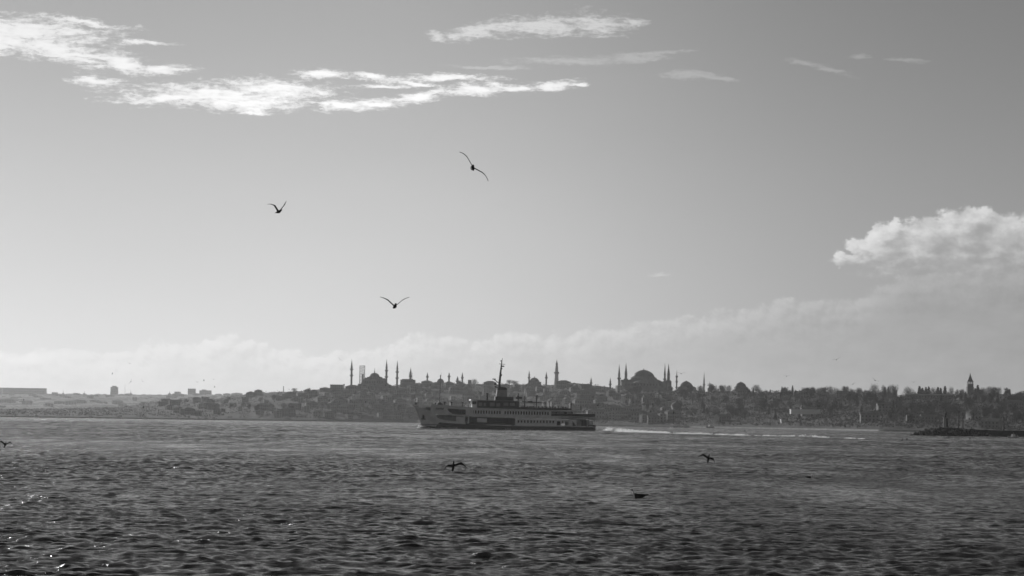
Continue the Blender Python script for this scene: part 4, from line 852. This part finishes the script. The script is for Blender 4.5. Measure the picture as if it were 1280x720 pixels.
# low scrub and hedges over the slope: one mass
n = 6000; px = np.where(tr.rand(n) < .6, tr.uniform(780, 1330, n), tr.uniform(-80, 800, n)); tt = tr.uniform(.02, 1.0, n); aa = np.array([AX(float(p_)) for p_ in px]); dd = SH(aa) + tt * (DR(aa) - SH(aa)); zz = ground(aa, dd)
K = 11; cen = np.stack([aa * dd, dd, zz + .8], -1)[:, None, :] + tr.normal(0, 1, (n, K, 3)) * np.array((2.4, 2.4, .9)); u_ = tr.normal(size=(n, K, 3)); w_ = np.cross(u_, tr.normal(size=(n, K, 3))); u_ /= np.linalg.norm(u_, axis=-1, keepdims=True); w_ /= np.linalg.norm(w_, axis=-1, keepdims=True)
s_ = tr.uniform(.5, 1.1, (n, K, 1)); V_ = np.stack([cen + u_ * s_, cen + w_ * s_, cen - (u_ + w_) * s_ * .6], 2).reshape(-1, 3)
o = npmesh('hillside_scrub', V_, np.arange(len(V_)).reshape(-1, 3), mat('scrub_leaf', .13, .95), 'stuff', smooth=False); o['label'] = 'dark scrub and hedges covering the slopes'
# sea wall along the far shore
a_ = np.linspace(AX(-300), AX(1400), 260); s_ = SH(a_) - 22; vs = []; 
for a, s in zip(a_, s_):
    for dy, z in ((0, -1.0), (0, 1.25), (3, 1.25), (3, -1.0)): vs.append((a * (s + dy), s + dy, z))
fs = []
for i in range(len(a_) - 1):
    for k in range(4): fs.append((i * 4 + k, i * 4 + (k + 1) % 4, i * 4 + 4 + (k + 1) % 4, i * 4 + 4 + k))
tag(MB().add(vs, fs).build('sea_wall', M_wall[0]), 'long low pale sea wall along the whole far shore', 'wall')
# ------------------------------------------------------------------ breakwater with its beacon
M_rock = mat('dark_rock', .03, .7, .5, 1.2, bump=.1); M_rockl = mat('pale_rock', .2, .9, .4, 1.2, bump=.1); M_conc = mat('dark_concrete', .035, .9, .4, .5)  # dark rock tone, and a paler one for some boulders
BD = 1000.0; kk = BD / 3000
def bx_(px): return P(px, 540, BD).x
def bz_(px, py): return P(px, py, BD).z
core = MB(); TP_ = [(1138,543.6),(1144,541),(1152,537.6),(1165,534.8),(1178,533.2),(1190,533.4),(1205,535.0),(1222,538.0),(1236,542.5),(1242,544.5)]
vs = []; fs = []
for px, q in TP_:
    x = bx_(px); z = bz_(px, q) - .35
    for y, zz in ((-7, -1), (-4, z * .45), (-1.2, z), (2.5, z), (6, -1)): vs.append((x, BD + y, zz))
n5 = len(TP_)
for i in range(n5 - 1):
    for k in range(5): fs.append((i * 5 + k, i * 5 + (k + 1) % 5, i * 5 + 5 + (k + 1) % 5, i * 5 + 5 + k))
fs += [(4, 3, 2, 1, 0), tuple((n5 - 1) * 5 + k for k in range(5))]
tag(core.add(vs, fs).build('breakwater', M_rock), 'dark rubble breakwater mound carrying the beacon', 'breakwater')
br = random.Random(9); rp = []
def rock_mesh(m, seed):
    r_ = np.random.RandomState(seed); b = MB(); vs = []; n, k = 8, 6
    for i in range(k + 1):
        t = math.pi * i / k
        for j in range(n):
            a = 2 * math.pi * j / n; rr = 1 + r_.uniform(-.22, .22); vs.append((rr * math.sin(t) * math.cos(a), .8 * rr * math.sin(t) * math.sin(a), .7 * rr * math.cos(t)))
    fs = [(i * n + j, (i + 1) * n + j, (i + 1) * n + (j + 1) % n, i * n + (j + 1) % n) for i in range(k) for j in range(n)]
    return b.add(vs, fs).build('boulder', m)
rp = [rock_mesh(M_rock, 1), rock_mesh(M_rock, 2), rock_mesh(M_rock, 3), rock_mesh(M_rockl, 4)]; ru = set()
for i in range(120):
    px = br.uniform(1137, 1240); top = float(np.interp(px, [p_ for p_, _ in TP_], [q for _, q in TP_])); zt = max(.3, bz_(px, top)); y = br.uniform(-7.5, -.2); f = min(1, (y + 8) / 6.5)
    j = 3 if br.random() < .2 else br.randrange(3); o = rp[j] if j not in ru else rp[j].copy()
    if j in ru: COL.objects.link(o)
    ru.add(j); s = br.uniform(.45, 1.0); o.location = (bx_(px), BD + y, zt * f * .85); o.scale = (s * br.uniform(.9, 1.5), s, s); o.rotation_euler = (br.uniform(-.4, .4), br.uniform(-.4, .4), br.uniform(0, 6))
    tag(o, 'pale boulder on the breakwater mound' if j == 3 else 'dark boulder piled on the breakwater mound', 'boulder', 'pale boulders of the breakwater' if j == 3 else 'dark boulders of the breakwater')
vs = []; WP = [(1190,535.2),(1215,536.8),(1250,538.0),(1285,538.4),(1420,540.5)]
for px, q in WP:
    x = bx_(px); z = bz_(px, q)
    for y, zz in ((2.6, -1), (2.6, z), (3.6, z), (3.6, -1)): vs.append((x, BD + y, zz))
fs = [(i * 4 + k, i * 4 + (k + 1) % 4, i * 4 + 4 + (k + 1) % 4, i * 4 + 4 + k) for i in range(len(WP) - 1) for k in range(4)] + [(3, 2, 1, 0), tuple((len(WP) - 1) * 4 + k for k in range(4))]
tag(MB().add(vs, fs).build('breakwater_wall', M_conc), 'long dark concrete wall running right from the breakwater mound', 'wall')
bc = thing('beacon', (bx_(1181.2), BD - .5, bz_(1181, 534.6)), 'small harbour beacon tower on top of the rock breakwater', 'beacon')
hz = lambda q: bz_(1181, q) - bz_(1181, 534.6)
MB().lathe((0, 0, -.3), [(1.15, 0), (.95, .5), (.8, hz(522.6) + .3), (1.05, hz(522.2) + .3), (1.05, hz(521.4) + .3)], 14).build('tower', M_pale, bc)
MB().lathe((0, 0, 0), [(.5, hz(521.4)), (.45, hz(517))], 10).build('lantern', M_trim, bc); MB().lathe((0, 0, 0), [(.6, hz(517)), (.15, hz(515.6)), (.05, hz(511.5))], 10).build('cap', M_trim, bc)
MB().box((.62, -.6, -.2), (.7, .5, hz(522.8))).build('dark_right_strip', M_trim, bc)  # dark strip up the right side of the beacon tower
for px, q0, q1, lb in ((1200.2, 515, 536, 'tall thin dark pole right of the beacon, left one of the pair'), (1205.4, 517, 536.4, 'tall thin dark pole right of the beacon, right one of the pair'), (1256.6, 522, 538, 'lone thin pole with a box near its foot, far right of the breakwater')):
    t = thing('lamp_pole', (bx_(px), BD + 3.1, bz_(px, q1)), lb, 'pole'); h_ = bz_(px, q0) - bz_(px, q1); MB().tube((0, 0, -.3), (0, 0, h_), .26, .16, 8).build('pole', M_trim, t)
    MB().box((0, -.1, h_ - .1), (.7, .35, .2)).build('lamp_head', M_trim, t)
    if px > 1250: MB().box((0, 0, .4), (.7, .5, 1.3)).build('control_box', M_trim, t)
# white motor boat
bd = 880.0; t_ = P(1266.3, 547, bd); mbt = thing('motor_boat', (t_.x, bd, 0), 'small white motor boat low in the water at the right picture edge', 'boat', rz=R(20))
b = MB(); vs = []; st = [(-2.4, .02, .9), (-1.6, .62, .78), (-.4, .85, .68), (1.0, .88, .62), (2.0, .8, .6)]
for x, hw, z in st: vs += [(x, -hw, z), (x * .93, -hw * .7, -.15), (x * .93, hw * .7, -.15), (x, hw, z)]
b.add(vs, [(i * 4 + k, i * 4 + (k + 1) % 4, i * 4 + 4 + (k + 1) % 4, i * 4 + 4 + k) for i in range(4) for k in range(4)] + [(3, 2, 1, 0), (16, 17, 18, 19)]).build('hull', M_wht, mbt)
MB().box((.1, 0, .6), (1.3, 1.2, .85), top=.75).build('cabin', M_wht, mbt); MB().box((-.42, 0, .95), (.2, .95, .35)).build('windscreen', M_glass, mbt); MB().box((2.15, 0, .1), (.35, .4, 1.0)).build('outboard_motor', M_black, mbt); MB().tube((.3, 0, 1.4), (.3, 0, 2.1), .05).build('aerial', M_wht, mbt)
# tiny white boats moored along the far left shore
mb2 = None
for i, (px, q, lb) in enumerate(((18.6, 519.4, 'first tiny white boat from the left picture edge along the far shore'), (45, 520.6, 'tiny white boat below the long slab building'), (113.5, 518.8, 'bright white boat below the long pale shore building'), (148, 519, 'tiny white boat on the shore below the dark high rise'), (181.5, 520.0, 'tiny white boat between the high rises on the far shore'), (221, 521.6, 'leftmost tiny boat of the bright row near the far shore'), (247.5, 521.4, 'second tiny boat of the bright row near the far shore'), (257, 521.6, 'third tiny boat of the bright row near the far shore'), (267.4, 520.4, 'brightest and rightmost boat of the row on the far shore'), (846.8, 525.6, 'white boat on the far shore right of the lighthouse'), (857.5, 525.6, 'second white boat right of the shore lighthouse'), (888, 522.4, 'white boat below the domed church on the far shore'))):
    d = 2450.0 if px < 400 else 2150.0
    t = thing('moored_boat', (P(px, q, d).x, d, 0), lb, 'boat', 'small white boats along the far shore', R(hr.uniform(-20, 20))) if i == 0 else copy_tree(mb2)
    if i == 0:
        mb2 = t; b = MB(); vs = []
        for x, hw, z in [(-4, .05, 1.9), (-2.6, 1.1, 1.6), (0, 1.5, 1.35), (3.6, 1.3, 1.3)]: vs += [(x, -hw, z), (x * .9, -hw * .7, -.3), (x * .9, hw * .7, -.3), (x, hw, z)]
        b.add(vs, [(i_ * 4 + k, i_ * 4 + (k + 1) % 4, i_ * 4 + 4 + (k + 1) % 4, i_ * 4 + 4 + k) for i_ in range(3) for k in range(4)] + [(3, 2, 1, 0), (12, 13, 14, 15)]).build('hull', M_wht, t); MB().box((.3, 0, 1.3), (3.2, 2.2, 1.7), top=.85).build('cabin', M_wht, t)
    t.location = (P(px, q, d).x, d, 0); t.rotation_euler = (0, 0, R(hr.uniform(-25, 25))); t['label'] = lb
# ------------------------------------------------------------------ foam
fmt = bpy.data.materials.new('sea_foam'); fmt.use_nodes = True; h = G(fmt.node_tree); fb = fmt.node_tree.nodes['Principled BSDF']; fb.inputs['Base Color'].default_value = (.9, .9, .9, 1); fb.inputs['Roughness'].default_value = .9
tl = h.n('ShaderNodeBsdfTranslucent'); tl.inputs['Color'].default_value = (.95, .95, .95, 1); mx = h.n('ShaderNodeMixShader'); mx.inputs[0].default_value = .8; h.lk(fb.outputs[0], mx.inputs[1]); h.lk(tl.outputs[0], mx.inputs[2]); h.lk(mx.outputs[0], fmt.node_tree.nodes['Material Output'].inputs[0])
fr = random.Random(3)
def lump(b, x, y, z, rx, ry, rz):
    n = 16; vs = []; fs = []
    for q in range(n):                                   # a ragged tuft of froth: many small thin flakes
        a = fr.uniform(0, 6.283); u = fr.random() ** .5; cz = z + rz * (1 - u * u) * fr.random(); cx = x + rx * u * math.cos(a); cy = y + ry * u * math.sin(a)
        s1 = fr.uniform(.08, .22); t = fr.uniform(0, 6.283); ex = Vector((math.cos(t), math.sin(t), fr.uniform(-.3, .3))) * s1; ey = Vector((fr.uniform(-.5, .5), fr.uniform(-.5, .5), 1)).normalized() * s1 * .7
        p = Vector((cx, cy, cz)); o = len(vs); vs += [p - ex, p + ex, p + ey]; fs.append((o, o + 1, o + 2))
    b.add(vs, fs)
WK = [(756, 538.4, 1.4, .25), (761, 538.7, 3.0, 1.5), (768, 538.9, 4.0, 1.1), (776, 540.0, 4.5, 1.2), (790, 540.6, 3.6, .8), (810, 541.1, 2.8, .55), (835, 541.9, 2.6, .5), (858, 542.7, 2.2, .4), (880, 543.2, 2.4, .45), (900, 544.0, 2.0, .42), (925, 544.8, 1.8, .38), (950, 545.2, 1.4, .25), (985, 545.8, 1.2, .25), (1003, 545.7, 2.0, .6), (1040, 547.8, 1.2, .22), (1090, 549.6, 1.0, .2)]
b = MB(); xs = [w[0] for w in WK]
px = 756.0
while px < 1092:
    q = float(np.interp(px, xs, [w[1] for w in WK])); wd = float(np.interp(px, xs, [w[2] for w in WK])); hh = float(np.interp(px, xs, [w[3] for w in WK])); dd = CAM_H * 3000 / (q - HOR(px)); dens_ = 1 if px < 930 else .45
    gap = mnoise.noise(Vector((px * .06, 0, 3)))
    near_ = px < 835
    if near_ or fr.random() < dens_ * ((.85 if gap > -.02 else .12) * max(.25, 1 - (px - 835) / 260)):
        for _ in range(10 if near_ else 3): lump(b, P(px, HOR(px), dd).x + fr.uniform(-.6, .6), dd + fr.gauss(0, wd), .12, fr.uniform(.35, 1.1), fr.uniform(.4, 1.4), hh * fr.uniform(.5, 1.4))
    px += .5
b.build('wake_foam', fmt, kind='stuff', label='thin white line of wake foam trailing right from the ferry stern')
b = MB()
def fl_(px, yoff, rx, ry, rz, z=.12): v_ = FM @ Vector(fv(fx(px), yoff, 0)); lump(b, v_.x, v_.y, z, rx, ry, rz)
for i in range(330): t = fr.random() ** 1.3; fl_(523.5 + 13 * t, -(beam(fx(524 + 13 * t), .3) + fr.uniform(-.1, 1.2)) if t > .15 else fr.uniform(-1.2, .8), fr.uniform(.3, .8), fr.uniform(.3, .8), fr.uniform(.5, 1.5) * (1 - .72 * t))
for i in range(55): px = fr.uniform(550, 570); fl_(px, -(beam(fx(px), .3) + fr.uniform(.1, 1.4)), fr.uniform(.3, .8), fr.uniform(.3, .7), fr.uniform(.2, .5))
for i in range(8): px = fr.uniform(630, 636); fl_(px, -(7 + fr.uniform(.1, 1.0)), .5, .5, fr.uniform(.3, .7))
b.build('bow_foam', fmt, kind='stuff', label='white bow wave foam breaking at the ferry stem and side')
# ------------------------------------------------------------------ gulls
M_gull = mat('gull_backlit_dark', .035, .8, .3, 6); M_gullw = mat('gull_white_plumage', .88, .8)  # backlit silhouette painted into the plumage as near black
def gull_mesh(inner, outer, sweep, fold=1.0, asym=None, dark=True):
    b = MB(); n = 10; secs = [(-.33, .012, .004, .01), (-.25, .055, .012, .005), (-.17, .06, .03, 0), (-.08, .07, .06, -.005), (.04, .075, .075, -.01), (.14, .058, .06, -.005), (.2, .04, .043, .012), (.25, .043, .045, .02), (.29, .03, .033, .02), (.32, .012, .014, .012), (.37, .005, .006, .004)]
    vs = []
    for x, ry, rz, zc in secs:
        for k in range(n): a = 2 * math.pi * k / n; vs.append((x, ry * math.cos(a), zc + rz * math.sin(a)))
    b.add(vs, [(i * n + k, (i + 1) * n + k, (i + 1) * n + (k + 1) % n, i * n + (k + 1) % n) for i in range(len(secs) - 1) for k in range(n)] + [tuple(range(n)), tuple((len(secs) - 1) * n + k for k in range(n - 1, -1, -1))])
    for s in (1, -1):
        di, do = (inner, outer) if s == 1 or asym is None else asym
        y, z, x = .045, .03, .03; pr = []; m = 9
        for i in range(m):
            u = i / (m - 1); ch = .17 * (1 - .25 * u) if u < .45 else .15 * (1 - ((u - .45) / .55) ** 1.4 * .88); ang_ = R(di) if u < .42 else R(di + (do - di) * min(1, (u - .42) / .45)); L_ = .66 / (m - 1) * fold
            pr.append((x, y, z, ch, ang_)); y += L_ * math.cos(ang_); z += L_ * math.sin(ang_); x += (.035 if u < .42 else -sweep * .07)
        vs = []
        for x, y, z, ch, a_k in pr:
            th = .012; nz, ny = math.cos(a_k), -math.sin(a_k)
            for cx, tz in ((ch * .5, 0), (ch * .2, th), (-ch * .5, .001), (ch * .2, -th * .6)): vs.append((x + cx, s * (y + ny * tz), z + nz * tz))
        fs = [(i * 4 + k, i * 4 + (k + 1) % 4, i * 4 + 4 + (k + 1) % 4, i * 4 + 4 + k) for i in range(m - 1) for k in range(4)] + [(3, 2, 1, 0), tuple((m - 1) * 4 + k for k in range(4))]
        b.add(vs, fs if s == 1 else [f[::-1] for f in fs])
    return b
GM = {}
def gull(px, py, span, yaw, roll, pitch, pose, label, group='gulls in flight', d=None):
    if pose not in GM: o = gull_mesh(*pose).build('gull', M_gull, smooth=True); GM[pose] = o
    else: o = GM[pose].copy(); COL.objects.link(o)
    d = d or 1.3 * 3000 / span; t = P(px, py, d); z = t.z
    if z < .35: d = (CAM_H - .4) * 3000 / max(1e-3, (py - HOR(px))); t = P(px, py, d)
    o.location = t; o.rotation_mode = 'XYZ'
    o.matrix_world = Matrix.Translation(t) @ (Matrix.Rotation(R(yaw), 4, 'Z') @ Matrix.Rotation(R(-pitch), 4, 'Y') @ Matrix.Rotation(R(roll), 4, 'X'))
    tag(o, label, 'gull', group); return o
# yaw 90 = flying away from the viewer, 0 = to the right, 180 = to the left; left wing is screen left at yaw 90
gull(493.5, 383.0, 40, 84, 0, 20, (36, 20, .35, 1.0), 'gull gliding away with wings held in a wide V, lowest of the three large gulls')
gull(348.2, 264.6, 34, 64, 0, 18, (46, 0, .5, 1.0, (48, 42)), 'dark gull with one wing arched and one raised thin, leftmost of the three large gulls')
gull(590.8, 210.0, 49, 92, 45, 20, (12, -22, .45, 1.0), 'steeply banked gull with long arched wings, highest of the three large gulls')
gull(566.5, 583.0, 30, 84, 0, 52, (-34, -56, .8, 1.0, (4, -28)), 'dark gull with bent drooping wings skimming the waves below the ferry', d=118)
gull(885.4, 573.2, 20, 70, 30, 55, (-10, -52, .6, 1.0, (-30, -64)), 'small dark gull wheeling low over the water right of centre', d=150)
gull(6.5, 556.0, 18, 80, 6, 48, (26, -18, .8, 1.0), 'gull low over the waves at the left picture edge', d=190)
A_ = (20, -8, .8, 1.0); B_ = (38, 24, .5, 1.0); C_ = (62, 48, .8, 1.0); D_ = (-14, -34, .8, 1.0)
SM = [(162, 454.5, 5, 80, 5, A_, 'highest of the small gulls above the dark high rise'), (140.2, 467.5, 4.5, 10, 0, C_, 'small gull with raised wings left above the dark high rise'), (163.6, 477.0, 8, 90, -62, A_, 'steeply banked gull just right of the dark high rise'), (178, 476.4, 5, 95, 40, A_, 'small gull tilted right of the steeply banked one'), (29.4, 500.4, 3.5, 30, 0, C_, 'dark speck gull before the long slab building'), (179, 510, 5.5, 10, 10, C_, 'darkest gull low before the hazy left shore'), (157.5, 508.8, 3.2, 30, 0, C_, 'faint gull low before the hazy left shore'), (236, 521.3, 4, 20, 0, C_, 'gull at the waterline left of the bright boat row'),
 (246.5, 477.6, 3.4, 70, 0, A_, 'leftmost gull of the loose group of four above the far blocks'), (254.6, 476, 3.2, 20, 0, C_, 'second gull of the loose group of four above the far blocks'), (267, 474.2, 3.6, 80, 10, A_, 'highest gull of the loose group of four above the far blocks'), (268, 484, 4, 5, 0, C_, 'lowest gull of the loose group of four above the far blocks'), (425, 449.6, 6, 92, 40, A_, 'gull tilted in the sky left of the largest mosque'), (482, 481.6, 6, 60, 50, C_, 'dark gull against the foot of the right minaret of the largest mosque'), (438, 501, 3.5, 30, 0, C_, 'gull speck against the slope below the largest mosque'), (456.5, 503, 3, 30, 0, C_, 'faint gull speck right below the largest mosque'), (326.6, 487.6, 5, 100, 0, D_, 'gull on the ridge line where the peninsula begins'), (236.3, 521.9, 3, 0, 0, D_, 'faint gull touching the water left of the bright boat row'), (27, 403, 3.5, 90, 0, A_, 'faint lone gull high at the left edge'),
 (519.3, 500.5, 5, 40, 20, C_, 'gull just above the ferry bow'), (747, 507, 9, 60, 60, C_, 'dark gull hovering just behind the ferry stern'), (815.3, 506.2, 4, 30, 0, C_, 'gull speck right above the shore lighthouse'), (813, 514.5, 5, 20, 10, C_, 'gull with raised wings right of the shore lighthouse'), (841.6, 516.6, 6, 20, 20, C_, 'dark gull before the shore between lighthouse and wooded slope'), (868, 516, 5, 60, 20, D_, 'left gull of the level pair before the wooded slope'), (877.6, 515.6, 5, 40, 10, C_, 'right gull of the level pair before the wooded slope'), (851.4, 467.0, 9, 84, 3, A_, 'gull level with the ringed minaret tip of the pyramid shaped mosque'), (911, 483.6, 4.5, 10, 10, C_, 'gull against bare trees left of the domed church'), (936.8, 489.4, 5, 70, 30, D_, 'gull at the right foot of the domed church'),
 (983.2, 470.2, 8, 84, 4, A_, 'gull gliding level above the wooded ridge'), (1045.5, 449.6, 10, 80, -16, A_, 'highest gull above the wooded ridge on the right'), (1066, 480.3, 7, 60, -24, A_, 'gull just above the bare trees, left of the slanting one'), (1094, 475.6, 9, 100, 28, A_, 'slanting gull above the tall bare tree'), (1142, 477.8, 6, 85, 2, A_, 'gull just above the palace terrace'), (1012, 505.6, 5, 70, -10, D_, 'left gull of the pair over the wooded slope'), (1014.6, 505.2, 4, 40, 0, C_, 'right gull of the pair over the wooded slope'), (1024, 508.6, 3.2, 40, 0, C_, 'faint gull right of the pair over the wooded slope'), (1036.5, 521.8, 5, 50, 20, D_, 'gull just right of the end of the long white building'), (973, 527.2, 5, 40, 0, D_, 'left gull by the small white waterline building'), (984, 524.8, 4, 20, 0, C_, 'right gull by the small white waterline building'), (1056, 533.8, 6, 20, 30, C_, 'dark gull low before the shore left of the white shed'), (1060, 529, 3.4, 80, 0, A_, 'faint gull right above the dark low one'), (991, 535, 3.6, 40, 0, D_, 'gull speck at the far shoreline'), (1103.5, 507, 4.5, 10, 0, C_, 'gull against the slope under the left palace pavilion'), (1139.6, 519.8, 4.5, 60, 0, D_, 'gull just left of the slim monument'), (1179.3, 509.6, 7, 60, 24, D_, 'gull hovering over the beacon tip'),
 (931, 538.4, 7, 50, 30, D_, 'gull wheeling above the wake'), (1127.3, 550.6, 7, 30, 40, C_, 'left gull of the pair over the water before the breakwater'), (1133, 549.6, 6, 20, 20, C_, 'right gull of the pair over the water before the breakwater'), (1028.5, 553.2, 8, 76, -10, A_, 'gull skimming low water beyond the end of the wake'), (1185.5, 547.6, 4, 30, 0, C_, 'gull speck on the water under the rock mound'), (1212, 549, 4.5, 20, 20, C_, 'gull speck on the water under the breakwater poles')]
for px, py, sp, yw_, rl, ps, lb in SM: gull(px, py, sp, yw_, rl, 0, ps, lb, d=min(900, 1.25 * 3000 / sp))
# swimming gulls
def swimmer(px, py, yaw, label, s=1.0):
    d = CAM_H * 3000 / (py - HOR(px)); t = P(px, py, d); b = MB(); n = 10; vs = []
    secs = [(-.3, .01, .02, .13), (-.2, .06, .035, .11), (-.08, .095, .075, .08), (.06, .1, .085, .07), (.16, .07, .075, .09), (.2, .045, .05, .15), (.215, .036, .04, .22), (.24, .04, .042, .275), (.28, .03, .032, .28), (.31, .01, .012, .27), (.36, .004, .005, .262)]
    for x, ry, rz, zc in secs:
        for k in range(n): a = 2 * math.pi * k / n; vs.append((x * s, ry * math.cos(a) * s, (zc + rz * math.sin(a)) * s))
    b.add(vs, [(i * n + k, (i + 1) * n + k, (i + 1) * n + (k + 1) % n, i * n + (k + 1) % n) for i in range(len(secs) - 1) for k in range(n)] + [tuple(range(n)), tuple((len(secs) - 1) * n + k for k in range(n - 1, -1, -1))])
    b.mi = [1 if (f[0] // n) >= 4 and len(f) == 4 else 0 for f in b.f]
    o = b.build('swimming_gull', [M_gull, M_gullw], smooth=True, label=label, cat='gull'); o.location = (t.x, t.y, -.03); o.rotation_euler = (0, 0, R(yaw)); return o
swimmer(799.5, 621.5, 168, 'gull with white neck and dark wings floating on the waves below the wake', 1.4)
swimmer(1011, 597, 20, 'small pale gull floating on the waves right of centre', .9)
